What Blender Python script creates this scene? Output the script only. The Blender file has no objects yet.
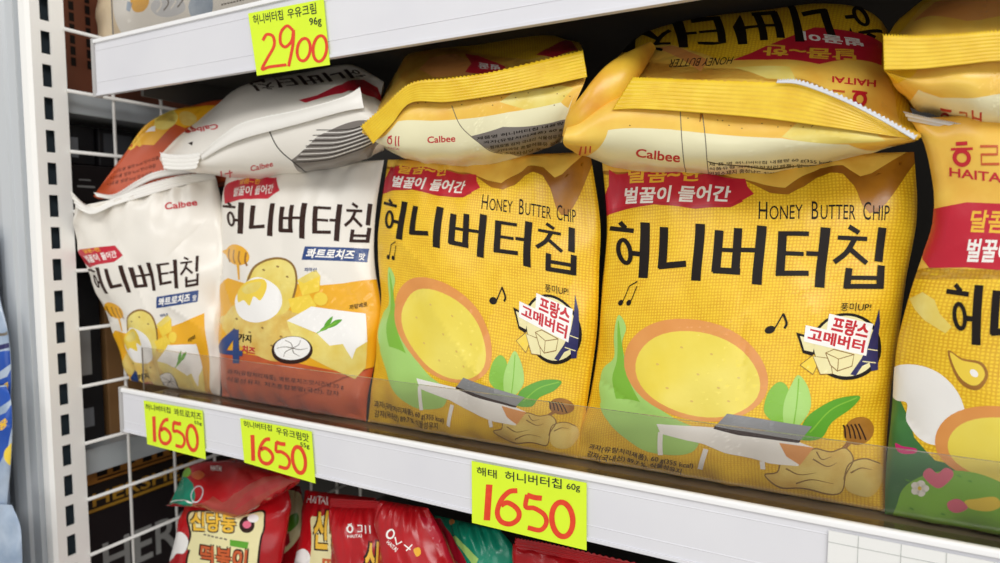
import bpy, bmesh, math, random
import numpy as np
from mathutils import Vector, Matrix
from mathutils.geometry import tessellate_polygon
random.seed(7)
SC = bpy.context.scene
COL = SC.collection
CZ = 1.25                       # eye height; the shelf in view is just under it
F_PX = 660.0
A, PIT = math.radians(28.3), math.radians(4.42)
FW = np.array([-math.sin(A)*math.cos(PIT), math.cos(A)*math.cos(PIT), -math.sin(PIT)])
RT = np.array([math.cos(A), math.sin(A), 0.0])
UP = np.cross(RT, FW)
CAM = np.array([0.0, 0.0, CZ])

def ray(px, py):
    return FW*F_PX + RT*(px-500.0) - UP*(py-281.5)
def P(px, py, Y):               # measured point on the depth plane Y
    r = ray(px, py); return CAM + r*(Y/r[1])
def PX(px, py, X):              # measured point on the side plane X
    r = ray(px, py); return CAM + r*(X/r[0])
def proj(p):
    d = np.asarray(p)-CAM
    w = d@FW
    return np.stack([500.0+F_PX*(d@RT)/w, 281.5-F_PX*(d@UP)/w], -1)

# ------------------------------------------------------------------ materials
def lin(h):
    h = h.lstrip('#'); o = []
    for i in (0, 2, 4):
        c = int(h[i:i+2], 16)/255
        o.append(c/12.92 if c <= .04045 else ((c+.055)/1.055)**2.4)
    return (*o, 1.0)
MATS = {}
def mat(name, col, rough=.4, col2=None, scale=30., bump=0., bscale=120., metal=0., weave=False, coat=0., spec=.5):
    if name in MATS: return MATS[name]
    m = bpy.data.materials.new(name); m.use_nodes = True
    nt = m.node_tree; N = nt.nodes; L = nt.links
    b = N['Principled BSDF']
    b.inputs['Base Color'].default_value = lin(col)
    b.inputs['Roughness'].default_value = rough
    b.inputs['Metallic'].default_value = metal
    b.inputs['Specular IOR Level'].default_value = spec
    b.inputs['Coat Weight'].default_value = coat
    b.inputs['Coat Roughness'].default_value = .2
    tc = N.new('ShaderNodeTexCoord')
    if weave:
        uv = N.new('ShaderNodeUVMap')
        outs = []
        for direction in ('X', 'Y'):
            w = N.new('ShaderNodeTexWave'); w.bands_direction = direction
            w.inputs['Scale'].default_value = 17.5
            w.inputs['Distortion'].default_value = 2.2
            w.inputs['Detail Scale'].default_value = 2.0
            L.new(uv.outputs[0], w.inputs['Vector']); outs.append(w.outputs['Fac'])
        mul = N.new('ShaderNodeMath'); mul.operation = 'MULTIPLY'
        L.new(outs[0], mul.inputs[0]); L.new(outs[1], mul.inputs[1])
        nz = N.new('ShaderNodeTexNoise'); nz.inputs['Scale'].default_value = 9.
        L.new(uv.outputs[0], nz.inputs['Vector'])
        ad = N.new('ShaderNodeMath'); ad.operation = 'MULTIPLY_ADD'
        L.new(nz.outputs['Fac'], ad.inputs[0]); ad.inputs[1].default_value = .5
        L.new(mul.outputs[0], ad.inputs[2])
        rp = N.new('ShaderNodeValToRGB')
        rp.color_ramp.elements[0].position = .12; rp.color_ramp.elements[0].color = lin(col2)
        rp.color_ramp.elements[1].position = .75; rp.color_ramp.elements[1].color = lin(col)
        L.new(ad.outputs[0], rp.inputs[0]); L.new(rp.outputs[0], b.inputs['Base Color'])
    elif col2:
        nz = N.new('ShaderNodeTexNoise'); nz.inputs['Scale'].default_value = scale
        nz.inputs['Detail'].default_value = 4.
        L.new(tc.outputs['Object'], nz.inputs['Vector'])
        rp = N.new('ShaderNodeValToRGB')
        rp.color_ramp.elements[0].position = .35; rp.color_ramp.elements[0].color = lin(col)
        rp.color_ramp.elements[1].position = .68; rp.color_ramp.elements[1].color = lin(col2)
        L.new(nz.outputs['Fac'], rp.inputs[0]); L.new(rp.outputs[0], b.inputs['Base Color'])
    if bump:
        nz2 = N.new('ShaderNodeTexNoise'); nz2.inputs['Scale'].default_value = bscale
        nz2.inputs['Detail'].default_value = 3.
        L.new(tc.outputs['Object'], nz2.inputs['Vector'])
        bp = N.new('ShaderNodeBump'); bp.inputs['Strength'].default_value = bump; bp.inputs['Distance'].default_value = .002
        L.new(nz2.outputs['Fac'], bp.inputs['Height']); L.new(bp.outputs[0], b.inputs['Normal'])
    MATS[name] = m
    return m
def film(name, col, col2=None, scale=60., rough=.3, **k):
    return mat(name, col, rough, col2, scale, bump=.22, bscale=55., spec=.5, **k)

def clear_mat(name, tint, gloss=.10, rough=.05):
    m = bpy.data.materials.new(name); m.use_nodes = True
    nt = m.node_tree; N = nt.nodes; L = nt.links
    for n in list(N): N.remove(n)
    o = N.new('ShaderNodeOutputMaterial'); t = N.new('ShaderNodeBsdfTransparent'); g = N.new('ShaderNodeBsdfGlossy')
    t.inputs[0].default_value = (*tint, 1); g.inputs['Roughness'].default_value = rough
    mx = N.new('ShaderNodeMixShader'); fr = N.new('ShaderNodeFresnel'); fr.inputs[0].default_value = 1.45
    ma = N.new('ShaderNodeMath'); ma.operation = 'ADD'; ma.inputs[1].default_value = gloss; ma.use_clamp = True
    ge = N.new('ShaderNodeNewGeometry'); iv = N.new('ShaderNodeMath'); iv.operation = 'SUBTRACT'; iv.inputs[0].default_value = 1.
    L.new(ge.outputs['Backfacing'], iv.inputs[1]); mu = N.new('ShaderNodeMath'); mu.operation = 'MULTIPLY'
    L.new(fr.outputs[0], ma.inputs[0]); L.new(ma.outputs[0], mu.inputs[0]); L.new(iv.outputs[0], mu.inputs[1]); L.new(mu.outputs[0], mx.inputs[0])
    L.new(t.outputs[0], mx.inputs[1]); L.new(g.outputs[0], mx.inputs[2]); L.new(mx.outputs[0], o.inputs[0])
    MATS[name] = m
    return m

WEAVE = film('yellow_weave', '#FCD430', '#DFA610', weave=True, rough=.38)
CREAM = film('cream_film', '#F3EDC4')
WHITE = film('white_film', '#EFEAE0', rough=.3)
mat('ink_black', '#1C1512', .5, spec=.2); mat('ink_brown', '#341E17', .5, spec=.2)
film('print_red', '#C81E36'); mat('ink_red', '#C8202E', .4); mat('ink_white', '#FBF8F2', .4)
mat('ink_gold', '#F4C23A', .4); film('print_drip', '#B67A1E', '#935A16', 45.)
film('print_chip_orange', '#F8D05C', '#EFB847', 40.)
film('print_chip', '#EBD277', '#DDB24E', 70.); film('print_chip_pale', '#F1E183', '#E9CF5E', 60.)
mat('ink_tan', '#8E6A2C', .4); film('print_peach', '#EBA45A', '#E4964C', 30.)
film('print_pale_yellow', '#F6E468', '#F1DA4C', 22.)
film('print_leaf', '#86C23C'); film('print_leaf_dark', '#5FA82C'); film('print_leaf_pale', '#AEDB76')
film('print_grey', '#8D8E90'); film('print_navy', '#27265E'); film('print_blue', '#1F417F')
film('print_dipper', '#B07A2A', '#94601C', 90.); film('print_amber', '#F0B11E'); film('print_orange', '#D2642E', '#C4552A', 40.)
film('print_cheese', '#F6D648'); film('print_pure_white', '#FAF8F4'); film('print_hill', '#4C8A45', '#3B7440', 30.)
film('print_pink', '#E76F8A'); film('print_magenta', '#D8287C'); film('print_silver', '#DADDE2', rough=.25)
film('print_warm_grey', '#7D7670'); film('print_deep_red', '#B8142A'); mat('ink_grey', '#6E6558', .5)
SEALY = film('seal_yellow', '#F3CE34', '#E8BC22', 80.); SEALW = film('seal_white', '#F4F1EA')
RED = film('red_film', '#C4161F', '#A90F18', 26., rough=.25); REDPINK = film('red_back_film', '#B4483C', '#9E382E', 40.)
GREENF = film('green_film', '#159A78', '#0F8468', 30., rough=.22); PANEL = film('panel_cream', '#EFE6AE')
ORANGEB = film('orange_bag_film', '#C9562A', '#B84A22', 26.); BEIGE = film('beige_film', '#EFDCBC', '#E8CFA6', 26.)
BLUEF = film('blue_bag_film', '#1E56B8', '#1A4AA6', 26.); SILVERBLUE = film('pale_blue_film', '#BCCBDD', '#8FA3BC', 30., rough=.22)
STEEL = mat('white_painted_steel', '#F0EEEA', .38, '#EAE8E3', 14., bump=.03)
STEELG = mat('grey_painted_steel', '#B9BFC3', .3, '#AEB4B8', 14.)
RAILM = mat('rail_white_plastic', '#E8E8EC', .22, '#E0E0E6', 9., coat=.3)
LIPM = mat('rail_lip_white', '#F8F8F8', .25)
BOARDM = mat('board_reflection_brown', '#8A7C6C', .16, '#7C6E60', 12.)  # grey-brown carries the blurred reflection of the bags in its colour
BOARDU = mat('shelf_board_shaded', '#55524E', .6)  # board colour darkened to put in the shade beneath the shelf
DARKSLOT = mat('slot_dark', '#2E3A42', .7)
TAG = mat('tag_neon', '#E3FF2E', .5, '#DDF82A', 20.); MARK = mat('marker_red', '#EE4A24', .5, '#E23C1C', 200.); PEN = mat('pen_black', '#1D2420', .5)
PAPER = mat('paper_white', '#EFEFEC', .6); GRIDL = mat('grid_grey', '#B9BCB8', .6)
CLEAR = clear_mat('clear_acrylic', (.90, .885, .865), .07, .10); EDGE = mat('acrylic_edge', '#8F8A84', .15)

# ------------------------------------------------------------------ object helpers
def tag(o, label=None, cat=None, group=None, kind=None):
    if label: o['label'] = label
    if cat: o['category'] = cat
    if group: o['group'] = group
    if kind: o['kind'] = kind
    return o
def empty(name, loc):
    o = bpy.data.objects.new(name, None); o.empty_display_size = .02
    o.location = Vector(loc); COL.objects.link(o); return o
def mesh_obj(name, verts, faces, mats, midx=None, parent=None, normals=None, smooth=True, uvs=None):
    off = np.array(parent.location) if parent is not None else np.zeros(3)
    if parent is not None and parent.parent is not None: off = off+np.array(parent.parent.location)
    me = bpy.data.meshes.new(name)
    me.from_pydata([tuple(np.asarray(v)-off) for v in verts], [], [tuple(int(i) for i in f) for f in faces])
    for m in mats: me.materials.append(m)
    if midx is not None: me.polygons.foreach_set('material_index', np.asarray(midx, dtype=np.int32))
    me.polygons.foreach_set('use_smooth', np.full(len(me.polygons), smooth))
    if uvs is not None:
        ul = me.uv_layers.new(name='UVMap')
        li = np.zeros(len(me.loops), dtype=np.int32); me.loops.foreach_get('vertex_index', li)
        ul.data.foreach_set('uv', np.asarray(uvs, dtype=np.float32)[li].ravel())
    if normals is not None:
        me.normals_split_custom_set_from_vertices([tuple(n) for n in normals])
    me.update()
    o = bpy.data.objects.new(name, me); COL.objects.link(o)
    if parent is not None: o.parent = parent
    return o
class MB:                        # boxes, bars and tubes gathered into one mesh
    def __init__(s): s.v = []; s.f = []; s.m = []
    def box(s, a, b, m=0):
        x0, y0, z0 = a; x1, y1, z1 = b; n = len(s.v)
        s.v += [(x0,y0,z0),(x1,y0,z0),(x1,y1,z0),(x0,y1,z0),(x0,y0,z1),(x1,y0,z1),(x1,y1,z1),(x0,y1,z1)]
        for q in ((0,3,2,1),(4,5,6,7),(0,1,5,4),(1,2,6,5),(2,3,7,6),(3,0,4,7)): s.f.append([n+i for i in q]); s.m.append(m)
    def prism(s, prof, x0, x1, m=0):     # profile in (y,z) extruded along X
        n = len(s.v); k = len(prof)
        for x in (x0, x1): s.v += [(x, y, z) for y, z in prof]
        for i in range(k): j = (i+1) % k; s.f.append([n+i, n+j, n+k+j, n+k+i]); s.m.append(m)
        s.f.append([n+i for i in range(k)][::-1]); s.m.append(m); s.f.append([n+k+i for i in range(k)]); s.m.append(m)
    def tube(s, a, b, r, k=10, m=0):
        a = Vector(a); b = Vector(b); d = (b-a).normalized(); u = d.orthogonal().normalized(); w = d.cross(u); n = len(s.v)
        for p in (a, b):
            for i in range(k):
                t = 2*math.pi*i/k; s.v.append(tuple(p+u*math.cos(t)*r+w*math.sin(t)*r))
        for i in range(k): j = (i+1) % k; s.f.append([n+i, n+j, n+k+j, n+k+i]); s.m.append(m)
        s.f.append([n+i for i in range(k)][::-1]); s.m.append(m); s.f.append([n+k+i for i in range(k)]); s.m.append(m)
    def quad(s, pts, m=0):
        n = len(s.v); s.v += [tuple(p) for p in pts]; s.f.append(list(range(n, n+len(pts)))); s.m.append(m)
    def build(s, name, mats, parent=None, bevel=0., smooth=False):
        mats = mats if isinstance(mats, list) else [mats]
        o = mesh_obj(name, s.v, s.f, mats, s.m, parent, smooth=smooth)
        if bevel:
            b = o.modifiers.new('edge', 'BEVEL'); b.width = bevel; b.segments = 2; b.limit_method = 'ANGLE'
        return o

# ------------------------------------------------------------------ surfaces
def cr(arr, t):
    """Catmull-Rom along axis 0 of arr (n,...) at t in [0,1]"""
    n = arr.shape[0]; x = np.clip(np.asarray(t), -.02, 1.02)*(n-1)
    i = np.clip(np.floor(x).astype(int), 0, n-2); f = (x-i)
    ext = np.concatenate([2*arr[:1]-arr[1:2], arr, 2*arr[-1:]-arr[-2:-1]], 0)
    f = f.reshape(f.shape+(1,)*(arr.ndim-1))
    p0, p1, p2, p3 = ext[i], ext[i+1], ext[i+2], ext[i+3]
    return .5*((2*p1)+(-p0+p2)*f+(2*p0-5*p1+4*p2-p3)*f**2+(-p0+3*p1-3*p2+p3)*f**3)
class Surf:
    wr_amp = 1.0; seed = 0.; inv_u = (0, 1); inv_v = (0, 1)
    def normal(s, u, v, fn):
        e = 2e-3
        a = fn(np.clip(u+e, 0, 1), v)-fn(np.clip(u-e, 0, 1), v); b = fn(u, np.clip(v+e, 0, 1))-fn(u, np.clip(v-e, 0, 1))
        n = np.cross(a, b); l = np.linalg.norm(n, axis=-1, keepdims=True)
        return n/np.maximum(l, 1e-12)
    def full(s, u, v):
        b = s.base(u, v)
        if s.wr_amp: b = b+s.normal(u, v, s.base)*(s.wrinkle(u, v)*s.wr_amp)[:, None]*.001
        return b
    def wrinkle(s, u, v):
        x = u*s.W; y = v*s.H; q = s.seed
        w = .55*np.sin(.075*x+.045*y+q)+.4*np.sin(-.06*x+.11*y+2*q)+.3*np.sin(.16*x+.07*y+3.1*q)*np.sin(.05*y+q)
        w += 1.5*np.exp(-(s.H-y)/20)*np.sin(.27*x+q+.6*np.sin(.1*x))+1.3*np.exp(-y/20)*np.sin(.25*x+2*q)
        w += 1.1*(np.exp(-x/13)*np.sin(.15*y+q)+np.exp(-(s.W-x)/13)*np.sin(.13*y+2.3*q))
        # creases: sharp folded lines running in from the edges
        for k in range(5):
            an = 1.1*math.sin(3.7*k+q*2.1); c = (.5+.45*math.sin(5.1*k+q))*s.W; d = (x-c)*math.cos(an)+(y-(.15+.7*((k*.37+q*.13) % 1))*s.H)*math.sin(an)
            t = -(x-c)*math.sin(an)+(y-s.H*.5)*math.cos(an)
            w += .7*np.exp(-np.abs(d)/4)*np.exp(-(t/38)**2)*(-1 if k % 2 else 1)
        ed = np.minimum(np.minimum(x, s.W-x), np.minimum(y, s.H-y))
        return w*np.clip(ed/7., 0, 1)
    def inv(s, pts):
        pts = np.asarray(pts, float).reshape(-1, 2)
        if not hasattr(s, '_tab'):
            uu, vv = np.meshgrid(np.linspace(*s.inv_u, 41), np.linspace(*s.inv_v, 61))
            s._tab = (uu.ravel(), vv.ravel(), proj(s.base(uu.ravel(), vv.ravel())))
        uu, vv, pp = s._tab
        k = ((pp[None]-pts[:, None])**2).sum(-1).argmin(1)
        u, v = uu[k].copy(), vv[k].copy(); e = 2e-3
        for _ in range(8):
            uc, vc = np.clip(u, 0.003, .997), np.clip(v, .003, .997)
            p0 = proj(s.base(uc, vc)); Ju = (proj(s.base(uc+e, vc))-proj(s.base(uc-e, vc)))/(2*e); Jv = (proj(s.base(uc, vc+e))-proj(s.base(uc, vc-e)))/(2*e)
            p0 = p0+Ju*(u-uc)[:, None]+Jv*(v-vc)[:, None]
            r = pts-p0; det = Ju[:, 0]*Jv[:, 1]-Ju[:, 1]*Jv[:, 0]; det = np.where(np.abs(det) < 1e-3, 1e9, det)
            du = (r[:, 0]*Jv[:, 1]-r[:, 1]*Jv[:, 0])/det; dv = (Ju[:, 0]*r[:, 1]-Ju[:, 1]*r[:, 0])/det
            u = u+np.clip(du, -.08, .08); v = v+np.clip(dv, -.08, .08)
        return np.stack([u, v], -1)
class Stand(Surf):
    """an upright pillow bag: side seams measured bottom to top, depth at its four corners"""
    def __init__(s, left, right, Yc, T=.026, W=175., H=215., seed=0., width=None, NU=70, NV=86, Tb=None, zfloor=None):
        s.W, s.H, s.seed, s.T, s.NU, s.NV = W, H, seed, T, NU, NV
        s.Tb = Tb if Tb is not None else T
        t = np.linspace(0, 1, 17); s.wr_amp = 1.
        Yl = lambda v, a, b: a+(b-a)*v
        lp = cr(np.array(left, float), t); s.Lc = np.array([P(p[0], p[1], Yl(v, Yc[0], Yc[2])) for p, v in zip(lp, t)])
        if width:
            s.Rc = s.Lc+np.array([width, 0, 0]); s.Rc[:, 0] += (s.Lc[:, 0].mean()-s.Lc[:, 0])*1.6
        else:
            rp = cr(np.array(right, float), t); s.Rc = np.array([P(p[0], p[1], Yl(v, Yc[1], Yc[3])) for p, v in zip(rp, t)])
        if zfloor is not None:
            k = np.clip(1-t/.3, 0, 1)**2
            s.Lc[:, 2] += (zfloor-s.Lc[0, 2])*k; s.Rc[:, 2] += (zfloor-s.Rc[0, 2])*k
        ax = (s.Rc-s.Lc).mean(0); up = ((s.Lc+s.Rc)[-1]-(s.Lc+s.Rc)[0])
        n = np.cross(ax, up); s.n = n/np.linalg.norm(n)
    def flat(s, u, v):
        return cr(s.Lc, v)*(1-u)[:, None]+cr(s.Rc, v)*u[:, None]
    def bul(s, u, v):
        x = np.clip(1-(2*np.clip(u, 0, 1)-1)**2, 0, 1)**.62
        vv = np.clip(v, 0, 1); g = np.clip(np.sin(math.pi*vv**.9), 0, 1)**.55
        return x*g
    def base(s, u, v):
        return s.flat(u, v)+s.n*(s.T*s.bul(u, v))[:, None]
    def back(s, u, v):
        return s.flat(u, v)-s.n*(s.Tb*s.bul(u, v))[:, None]
class Tube(Surf):
    """a lying bag: rows of measured points from the tucked under edge, over the seam, up the far face; the hidden rear is closed behind"""
    def __init__(s, rows, Ys, W=175., H=260., seed=0., NU=80, NV=110, push=.05):
        R = [np.array([P(x, y, (Y if np.isscalar(Y) else Y[i])) for i, (x, y) in enumerate(r)]) for r, Y in zip(rows, Ys)]
        k = len(R[0]); pin = np.array([0.]+[1.]*(k-2)+[0.])[:, None]
        top, bot = R[-1], R[0]
        for t, d, dz in ((.12, .6, .0), (.5, 1., 0.), (.85, .8, 0.)):
            R.append(top*(1-t)+bot*t+pin*np.array([0, push*d, dz]))
        R.append(bot.copy())
        s.G = np.array(R); s.nf = len(rows); s.n_all = len(R)
        s.inv_v = (0., (s.nf-1)/(s.n_all-1)); s.inv_u = (.0, 1.)
        s.W, s.H, s.seed, s.NU, s.NV = W, H, seed, NU, NV
    def base(s, u, v):
        rows = cr(s.G, np.asarray(v))               # (n, k, 3)
        k = rows.shape[1]
        x = np.clip(np.asarray(u), -.02, 1.02)*(k-1); i = np.clip(np.floor(x).astype(int), 0, k-2); f = (x-i)[:, None]
        ext = np.concatenate([2*rows[:, :1]-rows[:, 1:2], rows, 2*rows[:, -1:]-rows[:, -2:-1]], 1)
        a = np.arange(len(i)); p0, p1, p2, p3 = ext[a, i], ext[a, i+1], ext[a, i+2], ext[a, i+3]
        return .5*((2*p1)+(-p0+p2)*f+(2*p0-5*p1+4*p2-p3)*f**2+(-p0+3*p1-3*p2+p3)*f**3)
    def back(s, u, v): return None
class Flat(Surf):
    """a flat card from its four corner points (bl, br, tr, tl)"""
    wr_amp = 0.
    def __init__(s, c, NU=1, NV=1, W=100., H=60.): s.c = [np.asarray(q, float) for q in c]; s.NU, s.NV, s.W, s.H = NU, NV, W, H
    def base(s, u, v):
        u = np.asarray(u)[:, None]; v = np.asarray(v)[:, None]; a, b, c, d = s.c
        return (a*(1-u)+b*u)*(1-v)+(d*(1-u)+c*u)*v

# ------------------------------------------------------------------ printed artwork
_TXT = {}
def text_tris(body, bold=0.):
    k = (body, bold)
    if k not in _TXT:
        c = bpy.data.curves.new('lettering', 'FONT'); c.body = body; c.resolution_u = 3
        o = bpy.data.objects.new('lettering', c); COL.objects.link(o); bpy.context.view_layer.update()
        me = bpy.data.meshes.new_from_object(o.evaluated_get(bpy.context.evaluated_depsgraph_get()))
        v = np.array([q.co[:2] for q in me.vertices]).reshape(-1, 2); f = [list(p.vertices) for p in me.polygons]
        bpy.data.objects.remove(o); bpy.data.curves.remove(c); bpy.data.meshes.remove(me)
        if bold:                    # heavier lettering: the outline laid down several times, slightly moved
            n = len(v); d = bold*.75; V = []; F2 = []
            for i, (dx, dy) in enumerate(((-d, -d), (d, -d), (-d, d), (d, d), (0, 0))):
                V.append(v+np.array([dx, dy])); F2 += [[q+i*n for q in g] for g in f]
            v, f = np.concatenate(V), F2; zz = np.repeat(np.arange(5)*.18, n)
        else: zz = np.zeros(len(v))
        lo, hi = v.min(0), v.max(0)
        _TXT[k] = ((v-lo)/np.maximum(hi-lo, 1e-6), f, zz)
    return _TXT[k]
def smooth_closed(pts, n=6):
    p = np.array(pts, float); k = len(p); out = []
    for i in range(k):
        p0, p1, p2, p3 = p[i-1], p[i], p[(i+1) % k], p[(i+2) % k]
        for j in range(n):
            f = j/n; out.append(.5*((2*p1)+(-p0+p2)*f+(2*p0-5*p1+4*p2-p3)*f*f+(-p0+3*p1-3*p2+p3)*f**3))
    return np.array(out)
def smooth_open(pts, n=6):
    p = np.array(pts, float)
    return cr(p, np.linspace(0, 1, (len(p)-1)*n+1)) if len(p) > 2 else p
def ell(cx, cy, rx, ry, tilt=0., n=32, wob=0.):
    t = np.linspace(0, 2*math.pi, n, endpoint=False); a = math.radians(tilt)
    k = 1+wob*np.sin(5*t+1)+wob*.7*np.sin(3*t)
    x = rx*np.cos(t)*k; y = ry*np.sin(t)*k
    return np.stack([cx+x*math.cos(a)-y*math.sin(a), cy+x*math.sin(a)+y*math.cos(a)], -1)
class Art:
    def __init__(s, surf, crop=(0, 0, 1.)):
        s.surf = surf; s.crop(crop); s.items = []; s.mats = []; s.layer = 0
    def crop(s, c): s.c = c; return s
    def mi(s, m):
        m = MATS[m] if isinstance(m, str) else m
        if m not in s.mats: s.mats.append(m)
        return s.mats.index(m)
    def px(s, pts):
        p = np.asarray(pts, float).reshape(-1, 2); return p/s.c[2]+np.array(s.c[:2])
    def raw(s, uv, faces, m, zz=0.): s.items.append((np.asarray(uv), faces, s.mi(m), s.layer+np.zeros(len(uv))+zz)); s.layer += 1
    def poly(s, pts, m, smooth=False, same=False):
        p = smooth_closed(pts) if smooth else np.array(pts, float)
        f = [list(t) for t in tessellate_polygon([[Vector((q[0], q[1], 0)) for q in p]])]
        if same: s.layer -= 1
        s.raw(s.surf.inv(s.px(p)), f, m)
    def stroke(s, pts, w, m, smooth=True, closed=False, w1=None, uv=None, same=False):
        p = (smooth_closed(pts) if closed else smooth_open(pts)) if smooth else np.array(pts, float)
        d = np.roll(p, -1, 0)-np.roll(p, 1, 0)
        if not closed: d[0] = p[1]-p[0]; d[-1] = p[-1]-p[-2]
        d /= np.maximum(np.linalg.norm(d, axis=1, keepdims=True), 1e-9); nn = np.stack([-d[:, 1], d[:, 0]], -1)
        w1 = w if w1 is None else w1; ww = np.linspace(w, w1, len(p))[:, None]/2
        a, b = p+nn*ww, p-nn*ww; n = len(p)
        f = [[i, i+1, n+i+1, n+i] for i in range(n-1)]
        if closed: f.append([n-1, 0, n, 2*n-1])
        q = np.concatenate([a, b])
        if same: s.layer -= 1
        s.raw(uv(q) if uv else s.surf.inv(s.px(q)), f, m, np.tile(np.linspace(0, .8, n), 2))
    def text(s, body, bl, br, tl, tr, m, bold=0., same=False):
        v, f, zz = text_tris(body, bold); u, w = v[:, :1], v[:, 1:]
        p = (np.array(bl)*(1-u)+np.array(br)*u)*(1-w)+(np.array(tl)*(1-u)+np.array(tr)*u)*w
        if same: s.layer -= 1
        s.raw(s.surf.inv(s.px(p)), f, m, zz)
    def title(s, bl, br, tl, tr, m):
        """the five big brush-drawn syllables, drawn in their own box"""
        T = [([(92,194),(112,214)],13),([(64,214),(138,222)],13),([(172,195),(163,368)],27),([(126,291),(160,294)],14),
             ([(232,210),(222,338)],25),([(212,331),(300,324)],18),([(345,200),(332,378)],28),
             ([(404,220),(395,352)],25),([(463,213),(455,352)],24),([(386,346),(470,350)],18),([(400,281),(460,284)],12),([(466,282),(525,283)],13),([(537,205),(521,389)],28),
             ([(588,229),(684,231)],13),([(598,291),(668,293)],12),([(602,226),(594,356)],25),([(580,354),(684,353)],15),([(676,291),(725,293)],13),([(736,212),(718,398)],28),
             ([(808,209),(840,228)],13),([(774,243),(866,247)],12),([(826,248),(802,288),(764,319)],15),([(815,280),(864,323)],14),([(912,212),(900,318)],23),
             ([(810,338),(802,402)],19),([(908,330),(899,402)],20),([(806,368),(902,370)],12),([(796,395),(906,396)],14)]
        def box(q):
            q = np.asarray(q); u = ((q[:, 0]-62)/863)[:, None]; w = ((402-q[:, 1])/210)[:, None]
            p = (np.array(bl)*(1-u)+np.array(br)*u)*(1-w)+(np.array(tl)*(1-u)+np.array(tr)*u)*w
            return s.surf.inv(s.px(p))
        for i, (p, w) in enumerate(T): s.stroke(p, w*1.1, m, smooth=len(p) > 2, uv=box)
        s.stroke(ell(110, 286, 17, 36, -8, 20), 13, m, smooth=False, closed=True, uv=box)
        s.layer -= len(T)-2
    def cells(s):
        """cut every printed shape along the cells of the bag so that it follows the film"""
        if hasattr(s, '_c') and s._cN == (s.surf.NU, s.surf.NV): return s._c
        NU, NV = s.surf.NU, s.surf.NV; V = []; Fc = []; M = []; lo_, hi_ = 1e-4, 1-1e-4
        for uv, faces, m, lay in s.items:
            bm = bmesh.new(); vs = [bm.verts.new((q[0], q[1], z_)) for q, z_ in zip(uv, lay)]
            for f in faces:
                try: bm.faces.new([vs[i] for i in f])
                except ValueError: pass
            def cut(co, no, inner=False, outer=False):
                bmesh.ops.bisect_plane(bm, geom=bm.verts[:]+bm.edges[:]+bm.faces[:], dist=1e-8, plane_co=co, plane_no=no, clear_inner=inner, clear_outer=outer)
            a, b = uv.min(0), uv.max(0)
            if a[0] < lo_: cut((lo_, 0, 0), (1, 0, 0), inner=True)
            if a[1] < lo_: cut((0, lo_, 0), (0, 1, 0), inner=True)
            if b[0] > hi_: cut((hi_, 0, 0), (1, 0, 0), outer=True)
            if b[1] > hi_: cut((0, hi_, 0), (0, 1, 0), outer=True)
            a = np.clip(a, lo_, hi_); b = np.clip(b, lo_, hi_)
            for k in range(int(a[0]*NU)+1, int(math.ceil(b[0]*NU))): cut((k/NU, 0, 0), (1, 0, 0))
            for k in range(int(a[1]*NV)+1, int(math.ceil(b[1]*NV))): cut((0, k/NV, 0), (0, 1, 0))
            dg = uv[:, 0]*NU-uv[:, 1]*NV
            for k in range(max(int(math.floor(dg.min())), -NV), min(int(math.ceil(dg.max())), NU)+1): cut((k/NU, 0, 0), Vector((NU, -NV, 0)).normalized())
            bm.verts.index_update(); n0 = len(V)
            V += [v.co[:] for v in bm.verts]; fl = [[n0+v.index for v in f.verts] for f in bm.faces]; Fc += fl; M += [m]*len(fl)
            bm.free()
        s._c = (np.array(V).reshape(-1, 3), Fc, M); s._cN = (NU, NV)
        return s._c

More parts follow.
